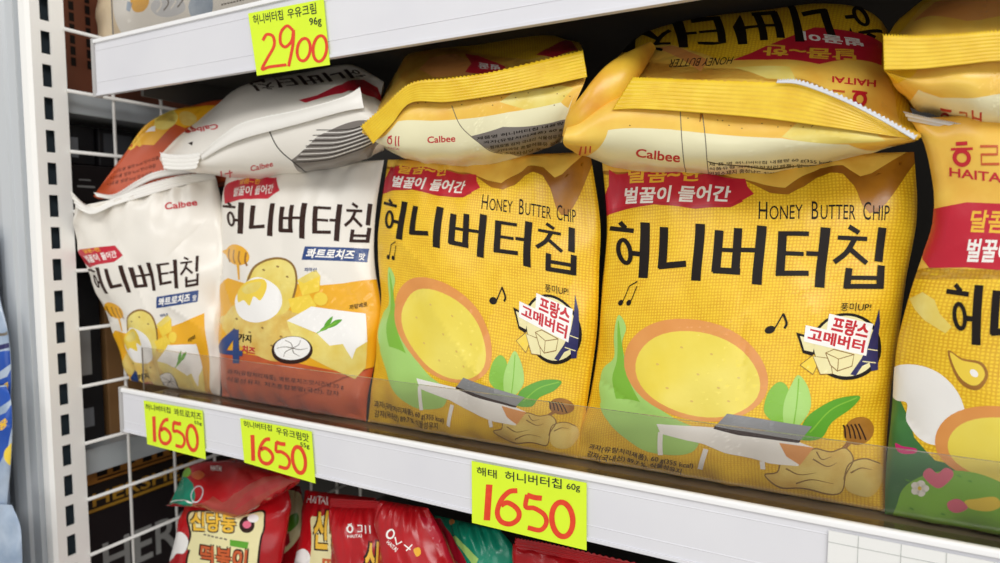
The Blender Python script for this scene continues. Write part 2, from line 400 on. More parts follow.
def build_skin(name, surf, base_mat, art=None, parent=None, back_mat=None, lift=.00007, step=.000011):
    NU, NV = surf.NU, surf.NV
    uu, vv = np.meshgrid(np.linspace(0, 1, NU+1), np.linspace(0, 1, NV+1)); u, v = uu.ravel(), vv.ravel()
    V = surf.full(u, v); Nn = surf.normal(u, v, surf.full)
    idx = np.arange((NU+1)*(NV+1)).reshape(NV+1, NU+1)
    q = np.stack([idx[:-1, :-1], idx[:-1, 1:], idx[1:, 1:], idx[1:, :-1]], -1).reshape(-1, 4)
    q = np.concatenate([q[:, [0, 1, 2]], q[:, [0, 2, 3]]]); faces = q.tolist(); mi = [0]*len(faces); mats = [base_mat]
    UV = np.stack([u*surf.W/100, v*surf.H/100], -1)
    V0, N0 = V, Nn
    b = surf.back(u, v) if hasattr(surf, 'back') else None
    if b is not None:
        n0 = len(V); V = np.concatenate([V, b]); Nn = np.concatenate([Nn, -surf.normal(u, v, surf.back)]); UV = np.concatenate([UV, UV])
        faces += [[n0+i for i in f[::-1]] for f in q.tolist()]
        mats.append(back_mat or base_mat); mi += [1]*len(q)
    if art is not None:
        AV, AF, AM = art.cells()
        au, av = AV[:, 0], AV[:, 1]                 # printed points ride on the same facets as the film
        ci = np.clip((au*NU).astype(int), 0, NU-1); cj = np.clip((av*NV).astype(int), 0, NV-1)
        fu, fv = au*NU-ci, av*NV-cj; lowr = (fu >= fv)
        i00, i11 = idx[cj, ci], idx[cj+1, ci+1]; ik = np.where(lowr, idx[cj, ci+1], idx[cj+1, ci])
        w0 = (1-np.maximum(fu, fv))[:, None]; wk = np.abs(fu-fv)[:, None]; w1 = np.minimum(fu, fv)[:, None]
        mix = lambda T_: T_[i00]*w0+T_[ik]*wk+T_[i11]*w1
        nn = mix(N0); pts = mix(V0)+nn*(lift+step*AV[:, 2])[:, None]; nn = nn/np.maximum(np.linalg.norm(nn, axis=1, keepdims=True), 1e-9)
        n0 = len(V); k0 = len(mats); V = np.concatenate([V, pts]); Nn = np.concatenate([Nn, nn]); UV = np.concatenate([UV, np.stack([au*surf.W/100, av*surf.H/100], -1)])
        e = (lambda a, b: b-a)
        for f, m in zip(AF, AM):
            # wind every printed face the way the film is wound
            a, b_, c = AV[f[0]], AV[f[1]], AV[f[2]]
            ar = 0.
            for i in range(len(f)): p, r = AV[f[i]], AV[f[(i+1) % len(f)]]; ar += p[0]*r[1]-r[0]*p[1]
            faces.append([n0+i for i in (f if ar > 0 else f[::-1])]); mi.append(k0+m)
        mats += art.mats
    return mesh_obj(name, V, faces, mats, mi, parent, normals=Nn, uvs=UV)

def strip(name, lower, upper, m, parent, ridges=5, NU=120, NV=24, depth=.0007, zig=.0012, nteeth=46, edge_mat=None, sm=True):
    """a crimped end seal between two measured lines, saw-toothed along its upper edge"""
    lo = cr(np.array(lower), np.linspace(0, 1, NU+1)); up = cr(np.array(upper), np.linspace(0, 1, NU+1))
    V = []; fs = []; mi = []
    for j in range(NV+1):
        t = j/NV
        p = lo*(1-t)+up*t
        a = np.gradient(lo*(1-t)+up*t, axis=0); n = np.cross(a, up-lo); n /= np.maximum(np.linalg.norm(n, axis=1, keepdims=True), 1e-9)
        h = depth*math.sin(2*math.pi*ridges*t)
        p = p+n*h
        if j == NV:
            d = (up-lo); d = d/np.maximum(np.linalg.norm(d, axis=1, keepdims=True), 1e-9)
            p = p+d*(zig*np.abs(((np.arange(NU+1)/NU*nteeth) % 1)*2-1))[:, None]
        V.append(p)
    V = np.concatenate(V); w = NU+1
    for j in range(NV):
        for i in range(NU): fs.append([j*w+i, j*w+i+1, (j+1)*w+i+1, (j+1)*w+i]); mi.append(1 if (edge_mat and j >= NV-2) else 0)
    o = mesh_obj(name, V, fs, [m]+([edge_mat] if edge_mat else []), mi, parent)
    so = o.modifiers.new('film', 'SOLIDIFY'); so.thickness = .0003
    return o
def PL(pts, Y):
    return [P(x, y, Y if np.isscalar(Y) else Y[i]) for i, (x, y) in enumerate(pts)]
def root_of(name, surf, label, cat, group=None, base=None):
    p = surf.base(np.array([.5]), np.array([.0]))[0] if base is None else base
    return tag(empty(name, p), label, cat, group)

# ------------------------------------------------------------------ setting
def quadplane(name, pts, m, kind='structure'):
    mb = MB(); mb.quad(pts); return tag(mb.build(name, m), kind=kind)
quadplane('floor', [(-3,-3,0),(3,-3,0),(3,1.2,0),(-3,1.2,0)], mat('floor_vinyl', '#CFCAC0', .35, '#C6C0B5', 3.))
quadplane('wall_back', [(-3,.86,0),(3,.86,0),(3,.86,2.4),(-3,.86,2.4)][::-1], mat('back_panel_shaded', '#3A3733', .7, '#34312D', 8.))  # panel colour darkened to paint the deep shade between the bags

Z = lambda z: CZ+z
LX0, UX0, RX1 = -.588, -.606, .34
def shelf(name, x0, ztop, zbot, board_top, label, board_mat):
    t = tag(empty(name, ((x0+RX1)/2, .36, Z(board_top))), label, 'shelf')
    m = MB(); m.prism([(.3625, Z(board_top)), (.80, Z(board_top)), (.80, Z(board_top-.006)), (.3625, Z(board_top-.006))], x0+.004, RX1)
    m.box((x0+.004, .40, Z(board_top-.03)), (x0+.008, .80, Z(board_top-.006))); m.box((RX1-.004, .40, Z(board_top-.03)), (RX1, .80, Z(board_top-.006)))
    m.build('board', board_mat, t)
    r = MB(); y = .36
    r.prism([(y+.0006, Z(ztop)-.002), (y+.0030, Z(ztop)-.002), (y+.0030, Z(zbot)+.001), (y+.0006, Z(zbot)+.001)], x0, RX1)
    r.prism([(y-.0004, Z(zbot)), (y+.004, Z(zbot)), (y+.004, Z(zbot)+.0016), (y-.0004, Z(zbot)+.0024)], x0, RX1)
    for q in (.24, .80): r.prism([(y+.0003, Z(zbot+(ztop-zbot)*q)-.0003), (y+.0010, Z(zbot+(ztop-zbot)*q)-.0005), (y+.0010, Z(zbot+(ztop-zbot)*q)+.0005), (y+.0003, Z(zbot+(ztop-zbot)*q)+.0003)], x0, RX1)
    rail = r.build('price_rail', RAILM, t, bevel=.0004)
    l = MB()
    l.prism([(y-.0012, Z(ztop)-.0035), (y+.003, Z(ztop)-.0035), (y+.003, Z(ztop)), (y+.0, Z(ztop)+.0004), (y-.0012, Z(ztop)-.0006)], x0, RX1)
    l.build('rail_lip', LIPM, rail, bevel=.0005)
    c = MB(); c.box((x0-.003, y-.0014, Z(zbot)-.001), (x0+.0006, y+.006, Z(ztop)+.001)); c.build('end_cap', mat('end_cap_grey', '#B8B6B4', .3), rail, bevel=.0005)
    return t
shelf('store_shelf', LX0, -.144, -.1849, -.1535, 'white shelf carrying the front row of yellow and white chip bags', BOARDM)
shelf('store_shelf', UX0, .170, .1205, .157, 'upper white shelf at the top of the photo holding a beige bag', BOARDU)
# lowest shelf under the red bags
t = tag(empty('store_shelf', (-.1, .5, Z(-.39))), 'lowest shelf under the red bags', 'shelf')
m = MB(); m.box((-.60, .38, Z(-.398)), (RX1, .80, Z(-.39))); m.build('board', BOARDU, t)

# clear acrylic fences standing along the shelf fronts
def fence(x0, z0, z1, label):
    m = MB(); m.box((x0, .3735, Z(z0)), (RX1, .3750, Z(z1)))
    m.box((x0, .3750, Z(z0)), (RX1, .392, Z(z0)+.0010))
    m.m[1] = 1; m.m[5] = 1
    return tag(m.build('acrylic_fence', [CLEAR, EDGE]), label, 'shelf fence')
fence(-.577, -.1533, -.1075, 'clear acrylic fence in front of the yellow and white bags')
fence(-.600, .1572, .215, 'clear acrylic fence on the upper shelf before the beige bag')

# ---- perforated upright at the left
PXX = -.665
up_t = tag(empty('shelf_upright', (-.70, .35, Z(-.6))), 'white slotted steel upright at the left edge of the bay', 'upright')
zb, zt = Z(-.60), Z(.55)
m = MB()
pro = [(-.665, .368), (-.665, .3385), (-.668, .3355), (-.676, .3345), (-.6765, .3375), (-.6800, .3375), (-.6805, .332), (-.692, .331), (-.6935, .328), (-.705, .326), (-.716, .328), (-.720, .332), (-.740, .334), (-.745, .368)]
n0 = len(pro); m.v += [(x, y, zb) for x, y in pro]+[(x, y, zt) for x, y in pro]
for i in range(n0):
    if i == 0: continue
    j = (i+1) % n0; m.f.append([i, j, n0+j, n0+i]); m.m.append(0)
# the slotted face: a ladder of strips left around the openings
ya, yb = .3385, .368; s0, s1 = .3468, .3552
x = PXX
def sf(y0, y1, z0, z1): m.quad([(x, y0, z0), (x, y1, z0), (x, y1, z1), (x, y0, z1)])
sf(ya, s0, zb, zt); sf(s1, yb, zb, zt)
pitch, sh = .0300, .0205
z = zb+.0032; slots = []; sf(s0, s1, zb, z)
while z < zt:
    slots.append((z+(pitch-sh), min(z+pitch, zt))); sf(s0, s1, z, min(z+pitch-sh, zt)); z += pitch
for a, b in slots:                 # folded-in edges of each slot
    m.quad([(x, s0, a), (x, s0, b), (x-.0016, s0, b), (x-.0016, s0, a)]); m.quad([(x, s1, a), (x-.0016, s1, a), (x-.0016, s1, b), (x, s1, b)])
    m.quad([(x, s0, a), (x-.0016, s0, a), (x-.0016, s1, a), (x, s1, a)]); m.quad([(x, s0, b), (x, s1, b), (x-.0016, s1, b), (x-.0016, s0, b)])
m.m[:n0-1] = [1]*(n0-1); m.m[:2] = [0, 0]
m.build('slotted_post', [mat('slotted_face_lit', '#FCFBF7', .4), mat('post_front_shaded', '#C9CDD0', .3)], up_t, bevel=0)  # same white steel twice: slotted side painted lit, front painted shaded
m = MB(); m.quad([(PXX-.009, .341, zb), (PXX-.009, .366, zb), (PXX-.009, .366, zt), (PXX-.009, .341, zt)]); m.build('slot_shade_sheet', DARKSLOT, up_t)  # dark sheet standing in for the shade inside the slots
m = MB()
pr2 = [(-.7445, .331), (-.752, .327), (-.765, .327), (-.772, .331), (-.785, .332), (-.785, .368), (-.7445, .368)]
n0 = len(pr2); m.v += [(x_, y, zb) for x_, y in pr2]+[(x_, y, zt) for x_, y in pr2]
for i in range(n0): j = (i+1) % n0; m.f.append([i, j, n0+j, n0+i]); m.m.append(0)
m.build('side_flange', STEELG, up_t)

# ---- wire divider panel
m = MB(); wx = -.662
for k in range(-9, 8):
    zz = Z(-.2095+.0569*(k+4))
    m.tube((wx, .366, zz), (wx, .80, zz), .0017)
for k in range(8):
    yy = .412+.052*k
    m.tube((wx-.0028, yy, Z(-.60)), (wx-.0028, yy, Z(.42)), .0016)
tag(m.build('wire_divider', STEEL, smooth=True), 'white wire grid panel dividing the bay from the dark boxes', 'wire panel')

# ------------------------------------------------------------------ neighbour bay seen through the wires
BX = -.70
def nb_shelf(ztop, thick, label):
    m = MB(); m.box((-1.1, .372, Z(ztop-thick)), (BX+.022, .80, Z(ztop))); return tag(m.build('side_shelf', STEELG, bevel=.001), label, 'shelf')
nb_shelf(.136, .022, 'grey side shelf seen through the wires above the black cartons')
nb_shelf(-.222, .026, 'grey side shelf seen through the wires above the tan carton')
nb_shelf(-.474, .012, 'lowest grey side shelf behind the wires under the dark carton')
def carton(name, y0, y1, z0, z1, col, label, texts=(), lid=None, xw=.12, x=BX):
    t = tag(empty(name, (x-xw/2, (y0+y1)/2, Z(z0))), label, 'box')
    m = MB(); m.box((x-xw, y0, Z(z0)), (x, y1, Z(z1)))
    m.build('carton_body', mat('card_'+col.strip('#'), col, .5), t, bevel=.0012)
    for body, ya_, yb_, za_, zb_, mm in texts:
        fl = Flat([(x+.0004, ya_, Z(za_)), (x+.0004, yb_, Z(za_)), (x+.0004, yb_, Z(zb_)), (x+.0004, ya_, Z(zb_))])
        if body:
            v, f, zz = text_tris(body, .02)
            mesh_obj('printed_label', fl.base(v[:, 0], v[:, 1])+zz[:, None]*np.array([.00006, 0, 0]), f, [mm], None, t, smooth=False)
        else:
            mesh_obj('printed_label', fl.base(np.array([0, 1, 1, 0]), np.array([0, 0, 1, 1])), [(0, 1, 2, 3)], [mm], None, t, smooth=False)
    return t
INKK = MATS['ink_black']; WHT = mat('label_white', '#9C9C9A', .5); GOLD = mat('label_gold', '#B98A2E', .45); PALE = mat('label_grey', '#7C7F84', .5)
carton('carton', .372, .58, .1365, .36, '#74402A', 'brown carton behind the wires beside the upper shelf', [('', .392+.016*c, .397+.016*c, .165+.011*k, .1735+.011*k, INKK) for c in range(2) for k in range(7)])
carton('carton', .374, .409, -.2215, .0, '#1B1A1C', 'tall black carton behind the wires beside a tan carton', [('', .385, .398, -.15, -.10, WHT), ('', .385, .398, -.205, -.185, PALE)])
carton('carton', .414, .56, -.2215, .0, '#8C673F', 'tan carton standing behind the wires left of the white bag')
carton('carton', .374, .60, .003, .028, '#231B1B', 'black carton lowest of the flat black cartons')
carton('carton', .376, .60, .0285, .067, '#1E1718', 'flat black carton with a small white print', [('', .394, .406, .051, .0525, WHT), ('', .392, .410, .044, .046, WHT)])
carton('carton', .374, .412, .0675, .107, '#17171A', 'small black carton with grey label at left above others', [('', .378, .395, .074, .094, PALE)])
carton('carton', .416, .60, .0675, .107, '#1C1A1D', 'small black carton with large grey label panel', [('', .421, .452, .078, .102, mat('label_dark', '#4B4D52', .4))])
carton('carton', .376, .66, -.298, -.2685, '#1F1510', 'black carton with gold lettering lying under the tan one', [("HERSHEY'S", .392, .53, -.292, -.277, GOLD), ('', .376, .60, -.2975, -.294, GOLD)])
carton('carton', .376, .66, -.268, -.2485, '#A56C26', 'flat tan carton with black lettering below the grey shelf', [('', .398+.017*k, .409+.017*k-(.003 if k % 3 else 0), -.261+(.003 if k % 4 == 2 else 0), -.2525, INKK) for k in range(8)]+[('', .398, .53, -.2645, -.263, INKK)])
carton('carton', .380, .66, -.473, -.2985, '#1D1417', 'dark carton with big white letters at the bottom left', [("HERSHEY", .40, .60, -.375, -.335, WHT)])

# ------------------------------------------------------------------ yellow honey butter bags, front row
R_ = Stand([(576,457),(580,432),(590,396),(598,345),(602,290),(607,225),(602,160)],
           [(886,512),(886,460),(890,400),(898,340),(906,280),(917,215),(914,152)], (.405,.405,.432,.432), T=.027, seed=1.3, zfloor=CZ-.1522)
M_ = Stand([(368,420),(372,385),(378,340),(382,290),(378,245),(382,200),(388,160)],
           [(580,457),(584,425),(589,390),(597,330),(599,270),(600,220),(590,152)], (.405,.405,.432,.432), T=.027, seed=2.9, zfloor=CZ-.1522); M_.wr_amp = R_.wr_amp = 1.4
c1 = (590, 160, 3.125); c2 = (580, 290, 2.9636)
def yellow_art(surf):
    a = Art(surf, c1)
    a.poly([(20,-80),(20,40),(70,50),(480,62),(560,98),(620,106),(670,84),(710,52),(750,40),(790,46),(826,84),(848,140),(872,168),(896,164),(922,138),(960,88),(1030,-10),(1030,-80)], 'print_drip')
    a.poly([(20,-80),(20,35),(200,40),(420,45),(540,74),(610,84),(660,55),(720,22),(790,20),(845,50),(880,40),(1000,-30),(1030,-80)], 'print_chip_orange')
    a.poly([(60,30),(78,42),(200,36),(485,58),(492,82),(512,104),(470,128),(440,145),(330,151),(200,137),(110,150),(45,182),(42,128),(58,80)], 'print_red')
    a.poly([(42,182),(44,165),(110,140),(200,128),(330,142),(440,137),(470,120),(478,128),(440,147),(330,153),(200,139),(110,152)], 'print_deep_red')
    a.text('벌꿀이 들어간', (98,136), (434,131), (106,84), (443,80), 'ink_white', .035)
    a.text('달콤~한', (116,72), (345,66), (122,24), (350,18), 'ink_gold', .03)
    for w, x0, x1 in (('H',526,553),('ONEY',560,664),('B',692,713),('UTTER',720,828),('C',852,876),('HIP',882,932)):
        big = len(w) == 1; f = lambda x: 183+(x-526)*.017
        a.text(w, (x0,f(x0)), (x1,f(x1)), (x0+1,f(x0)-(56 if big else 45)), (x1+1,f(x1)-(56 if big else 45)), 'ink_black', .0, same=w != 'H')
    a.title((62,402), (925,402), (62,192), (925,192), 'ink_black')
    a.crop(c2)
    # leaves
    a.poly([(118,75),(140,112),(128,165),(150,250),(200,320),(280,380),(352,420),(332,478),(220,482),(130,440),(76,375),(55,300),(68,235),(102,200),(105,140)], 'print_leaf_pale', True)
    a.poly([(118,90),(128,165),(140,250),(180,330),(230,400),(190,410),(120,350),(95,270),(112,200)], 'print_leaf', True)
    a.poly([(60,330),(150,325),(220,350),(260,400),(240,430),(150,440),(85,390)], 'print_leaf_pale', True)
    # plain round potato slice
    a.poly(ell(345,238,217,148,15,40,.006), 'print_peach')
    a.poly(ell(350,250,188,124,15,40,.006), 'print_pale_yellow')
    # leaves at right
    a.poly([(545,352),(560,300),(590,272),(616,290),(622,350),(600,400),(560,380)], 'print_leaf', True)
    a.poly([(650,440),(660,392),(690,358),(760,322),(828,314),(802,352),(745,392),(712,438)], 'print_leaf_dark', True)
    a.poly([(604,394),(604,335),(625,282),(648,252),(676,290),(682,345),(655,392),(630,410)], 'print_leaf_pale', True)
    a.stroke([(648,262),(642,330),(632,400)], 4, 'print_leaf'); a.stroke([(820,318),(740,356),(680,420)], 4, 'print_leaf', same=True)
    # honey dipper
    a.stroke([(800,450),(770,478),(720,505)], 14, 'print_dipper', w1=10)
    a.poly(ell(828,418,48,40,-25,28), 'print_dipper')
    for k in range(5):
        o = -34+k*17; a.stroke([(800+o*.7+4,395-o*.05+4),(812+o*.8,415+o*.15),(818+o*.9,448+o*.1-6)], 5, 'ink_brown', same=k > 0)
    # crisps at the foot
    a.poly([(780,560),(795,515),(840,498),(885,512),(895,560),(860,610),(800,600)], 'print_chip', True)
    a.poly([(548,552),(585,540),(600,505),(650,512),(690,470),(742,478),(785,468),(808,500),(786,545),(770,600),(690,590),(600,585)], 'print_chip', True)
    a.stroke([(548,552),(585,540),(600,505),(650,512),(690,470),(742,478),(785,468),(808,500),(786,545),(770,600),(690,590),(600,585)], 4, 'ink_tan', closed=True)
    for q in ([(610,530),(650,548),(700,540)], [(690,500),(730,520),(760,510)], [(640,575),(690,560),(750,570)], [(800,540),(830,525),(860,530)], [(700,478),(716,500),(744,492)]):
        a.stroke(q, 5, 'ink_tan', w1=1, same=True)
    a.stroke([(780,560),(795,515),(840,498),(885,512)], 4, 'ink_tan', same=True)
    for q in ((230,220),(300,170),(390,190),(470,260),(440,330),(330,330),(260,290),(350,250),(410,290)): a.poly(ell(q[0], q[1], 5, 3, 20, 8), 'print_chip', same=True)
    # table and grey laptop
    a.poly([(228,396),(395,408),(650,450),(692,466),(646,523),(560,515),(430,482),(365,455),(240,425)], 'print_pure_white')
    a.poly([(590,452),(692,466),(652,520),(612,494)], 'print_peach')
    for p in ([(240,420),(240,487)], [(374,470),(355,532)], [(540,510),(542,535)]): a.stroke(p, 15, 'print_pure_white', smooth=False, same=True)
    a.poly([(400,402),(655,442),(648,452),(470,430),(395,412)], 'ink_brown')
    a.poly([(436,367),(686,402),(652,444),(400,405)], 'print_grey')
    # music notes
    a.poly(ell(563,118,16,11,-20,16), 'ink_black'); a.stroke([(576,116),(603,70)], 4, 'ink_black', same=True); a.stroke([(602,70),(612,98),(606,114)], 7, 'ink_black', same=True)
    for p in ((122,38),(145,38)): a.poly(ell(p[0],p[1],7,9,20,12), 'ink_black', same=True); a.stroke([(p[0]+5,p[1]-2),(p[0]+22,-12)], 2.5, 'ink_black', same=True)
    a.stroke([(144,-12),(168,-26)], 3, 'ink_black', same=True)
    # round badge
    a.poly([(640,126),(700,142),(690,196),(660,186)], 'ink_black'); a.poly(ell(790,167,106,99,0,40), 'ink_black')
    a.poly(ell(789,166,96,90,0,40), 'panel_cream'); a.poly([(651,136),(700,148),(690,184),(664,178)], 'panel_cream', same=True)
    a.poly([(882,55),(889,100),(886,170),(880,236),(862,240),(858,215),(836,226),(816,254),(800,250),(834,206),(858,165),(873,110)], 'print_navy')
    a.stroke([(838,212),(876,216)], 3, 'panel_cream', smooth=False); a.stroke([(856,176),(884,180)], 3, 'panel_cream', smooth=False, same=True)
    for q, mm in (([(652,222),(694,190),(706,218),(690,250)], 'print_cheese'), ([(690,196),(742,203),(748,248),(712,250)], 'panel_cream'), ([(728,186),(752,176),(814,192),(806,226),(762,240),(742,222)], 'panel_cream')):
        a.poly(q, mm); a.stroke(q, 3, 'ink_tan', smooth=False, closed=True)
    a.stroke([(728,186),(766,205),(814,192)], 2.5, 'ink_tan', smooth=False, same=True); a.stroke([(766,205),(762,240)], 2.5, 'ink_tan', smooth=False, same=True)
    a.poly([(738,70),(870,100),(858,158),(850,196),(662,152),(668,104),(730,118)], 'print_pure_white')
    a.text('프랑스', (742,124), (852,148), (752,76), (864,100), 'ink_red', .05)
    a.text('고메버터', (672,148), (842,188), (678,110), (850,150), 'ink_red', .05, same=True)
    a.text('풍미UP!', (772,62), (858,62), (774,38), (860,38), 'ink_black')
    # small print
    a.text('과자(유탕처리제품), 60 g(355 kcal)', (22,474), (334,528), (26,456), (338,508), 'ink_brown', .01)
    a.text('감자(국내산) 89.7 %, 식물성유지', (20,494), (300,543), (24,477), (304,524), 'ink_brown', .01, same=True)
    return a
YA = yellow_art(R_)
def yellow_bag(surf, label):
    t = root_of('chip_bag', surf, label, 'chip bag', 'yellow bags in the front row')
    build_skin('pouch', surf, WEAVE, YA, t, back_mat=CREAM)
    return t
yellow_bag(R_, 'large upright yellow chip bag above the grid-paper strip, beneath the biggest lying bag')
yellow_bag(M_, 'upright yellow chip bag between the white bag and another yellow one')

# ------------------------------------------------------------------ white cheese bags, front row
L2 = Stand([(222,396),(222,372),(222,330),(223,290),(224,245),(222,205),(228,168)],
           [(366,421),(368,395),(376,355),(381,310),(374,260),(376,210),(384,160)], (.405,.405,.430,.430), T=.026, seed=4.2, zfloor=CZ-.1522); L2.wr_amp = 1.3
L1 = Stand([(130,381),(122,352),(108,315),(92,280),(80,250),(74,225),(75,207)],
           [(220,396),(222,350),(223,310),(226,270),(225,235),(222,205),(216,178)], (.405,.405,.356,.432), T=.022, seed=5.6, zfloor=CZ-.1522); L1.wr_amp = 2.2
c3 = (210, 150, 2.25)
def white_art(surf):
    a = Art(surf, c3)
    a.poly([(10,300),(40,288),(100,305),(190,300),(240,306),(300,300),(400,290),(400,600),(10,600)], 'print_amber')
    a.poly([(10,445),(60,455),(180,475),(330,505),(400,480),(400,620),(10,620)], 'print_orange')
    a.poly([(36,82),(60,66),(150,62),(158,92),(128,108),(78,111),(36,122)], 'print_red')
    a.text('벌꿀이 들어간', (52,106), (140,96), (56,84), (144,76), 'ink_white', .03)
    a.text('달콤~한', (66,78), (110,75), (68,66), (112,63), 'ink_gold', .02, same=True)
    a.title((30,202), (364,208), (30,118), (366,112), 'ink_brown')
    a.poly([(214,217),(358,222),(354,253),(206,247)], 'print_blue')
    a.text('콰트로치즈', (214,243), (322,247), (221,221), (328,225), 'ink_white', .045)
    a.text('맛', (334,248), (348,248), (336,232), (350,232), 'ink_white', .03, same=True)
    # honey dipper
    a.poly(ell(62,236,30,22,25,24), 'print_amber')
    for k in range(4): a.stroke([(42+k*14,222+k*3),(40+k*14,238+k*4),(44+k*14,252+k*3)], 4, 'print_dipper', same=k > 0)
    a.stroke([(66,256),(66,292)], 7, 'print_amber', smooth=False, w1=4)
    # crisps
    a.poly([(30,400),(40,360),(75,340),(130,350),(200,370),(232,420),(210,455),(150,475),(80,450)], 'print_chip', True)
    a.poly([(84,300),(104,260),(150,243),(184,258),(194,296),(184,345),(160,370),(110,360)], 'print_chip_pale', True)
    a.stroke([(84,300),(104,260),(150,243),(184,258),(194,296),(184,345)], 5, 'ink_tan')
    for x, y in ((120,270),(150,262),(172,285),(60,380),(90,410),(120,400),(160,420),(70,420),(190,400),(140,440)): a.poly(ell(x,y,3.4,2.2,20,8), 'ink_tan', same=True)
    a.poly([(55,335),(80,300),(110,286),(150,308),(162,345),(140,378),(100,388),(65,372)], 'print_pure_white', True)
    a.poly([(62,318),(85,296),(118,290),(128,308),(116,338),(100,330),(90,350),(76,338),(62,342)], 'print_cheese', True)
    a.poly([(72,314),(90,300),(114,298),(108,316),(84,324)], 'print_chip_pale', True)
    # cheese cubes
    a.poly([(196,292),(240,270),(250,284),(248,318),(208,328)], 'print_cheese'); a.poly([(196,292),(240,270),(250,284),(212,300)], 'print_chip_pale')
    a.poly([(176,335),(225,325),(240,350),(220,372),(184,365)], 'print_cheese')
    # wedge
    a.poly([(172,384),(330,446),(326,516),(200,452),(176,402)], 'print_chip_pale'); a.poly([(172,384),(228,352),(350,368),(354,430),(338,452),(330,446),(320,470),(300,436),(270,440),(240,412)], 'print_pure_white')
    a.poly([(330,446),(354,430),(350,490),(326,516)], 'print_chip_pale')
    
    for q in ([(246,408),(258,396),(276,392),(262,404)], [(256,402),(260,388),(276,374),(270,392)], [(264,400),(280,384),(298,382),(282,396)]): a.poly(q, 'print_leaf_dark', True)
    a.stroke([(240,412),(262,400),(284,388)], 2.5, 'print_leaf', same=True)
    a.poly(ell(250,335,16,15,0,20), 'print_cheese')
    # cream cup
    a.poly(ell(186,450,46,31,0,30), 'ink_brown'); a.poly(ell(186,446,40,26,0,30), 'print_pure_white')
    for k in range(4): a.stroke(ell(186,446,34-8*k,21-5*k,20,18)[:13], 1.8, 'seal_white', same=k > 0)
    for k in range(6):
        t_ = k*math.pi/3; a.stroke([(186,446),(186+18*math.cos(t_+.3),446+11*math.sin(t_+.3)),(186+34*math.cos(t_),446+21*math.sin(t_))], 2, 'ink_grey', w1=1, same=k > 0)
    a.text('파마산', (214,274), (242,274), (214,265), (242,265), 'print_blue', .02)
    a.text('까망베르', (314,360), (354,352), (313,349), (353,341), 'ink_black', .02)
    a.stroke([(60,404),(34,452),(72,458)], 13, 'print_blue', smooth=False); a.stroke([(60,404),(58,480)], 13, 'print_blue', smooth=False, same=True)
    a.text('가지', (64,430), (92,434), (66,412), (94,416), 'ink_black', .04); a.text('치즈', (70,456), (100,462), (72,438), (102,444), 'ink_red', .05, same=True)
    a.text('과자(유탕처리제품), 콰트로치즈맛시즈닝 55 g', (40,505), (300,540), (40,492), (300,527), 'ink_brown', .0)
    a.text('식물성유지, 치즈혼합분말(국산), 감자', (40,522), (290,556), (40,509), (290,543), 'ink_brown', .0, same=True)
    return a
WA = white_art(L2)
t = root_of('chip_bag', L2, 'upright white chip bag with brown lettering next to the yellow bag', 'chip bag', 'white bags in the front row')
build_skin('pouch', L2, WHITE, WA, t, back_mat=WHITE)
t = root_of('chip_bag', L1, 'tilted white chip bag leaning on the wire panel beside the upright post', 'chip bag', 'white bags in the front row')
WA1 = Art(L2, c3); WA1.items = [(np.asarray(q)*np.array([.93, 1.02])-np.array([.045, .29]), f, m_, l_) for q, f, m_, l_ in WA.items]; WA1.layer = WA.layer; WA1.mats = list(WA.mats); WA1.surf = L1
WA1.crop((60, 170, 2.447)); WA1.text('Calbee', (255,96), (336,86), (254,80), (334,70), 'ink_red', .025)
build_skin('pouch', L1, WHITE, WA1, t, back_mat=WHITE)
strip('top_seal', PL([(76,208),(92,214),(115,205),(145,196),(180,186),(216,178)], (.356,.358,.372,.388,.410,.432)),
      PL([(70,191),(90,206),(118,196),(145,185),(180,176),(214,172)], (.350,.364,.380,.396,.416,.436)), SEALW, t, ridges=4, nteeth=40, depth=.0004)

# ------------------------------------------------------------------ yellow bag of the other print at the far right
FR = Stand([(885,512),(886,470),(892,410),(897,345),(914,280),(934,215),(926,150),(910,119)], None, (.402,.402,.402,.402), T=.03, width=.172, seed=7.7, H=240., zfloor=CZ-.1522)
c4 = (860, 0, 1.878); c5 = (860, 260, 1.857)
a = Art(FR, c4)
a.poly([(60,200),(420,200),(420,520),(60,520)], 'print_chip_orange')
a.crop(c5)
a.poly([(40,20),(130,14),(260,18),(560,30),(560,60),(40,60)], 'yellow_weave', same=True)
a.poly([(92,72),(118,60),(140,74),(150,100),(172,124),(160,136),(122,112),(104,92)], 'print_chip_pale')
a.poly([(40,240),(75,262),(100,330),(140,372),(220,390),(420,400),(420,520),(30,520)], 'print_hill')
a.poly([(60,204),(100,194),(150,212),(188,258),(200,330),(160,345),(116,336),(84,300),(86,266),(62,256)], 'print_pure_white', True)
a.poly([(164,168),(190,182),(226,190),(238,215),(222,240),(196,236),(176,212)], 'print_dipper', True); a.poly([(168,172),(190,186),(222,194),(232,214),(218,232),(198,228),(180,208)], 'print_cheese', True)
a.poly(ell(212,210,9,6,40,14), 'print_pure_white')
a.poly(ell(262,345,124,74,8,40,.006), 'print_peach'); a.poly(ell(268,352,106,60,8,40,.006), 'print_pale_yellow')
a.poly([(66,340),(80,346),(104,350),(104,358),(84,360),(70,354)], 'print_magenta', True)
a.poly([(70,450),(90,415),(150,392),(230,400),(300,440),(310,500),(80,500)], 'print_leaf', True)
a.poly([(145,425),(120,406),(118,394),(130,386),(144,396),(158,386),(172,392),(170,406)], 'print_pink', True)
for k in range(5):
    t_ = k*2*math.pi/5; a.poly(ell(110+10*math.cos(t_),425+9*math.sin(t_),8,7,0,12), 'print_pure_white', same=k > 0)
a.poly(ell(110,425,4,4,0,10), 'print_cheese')
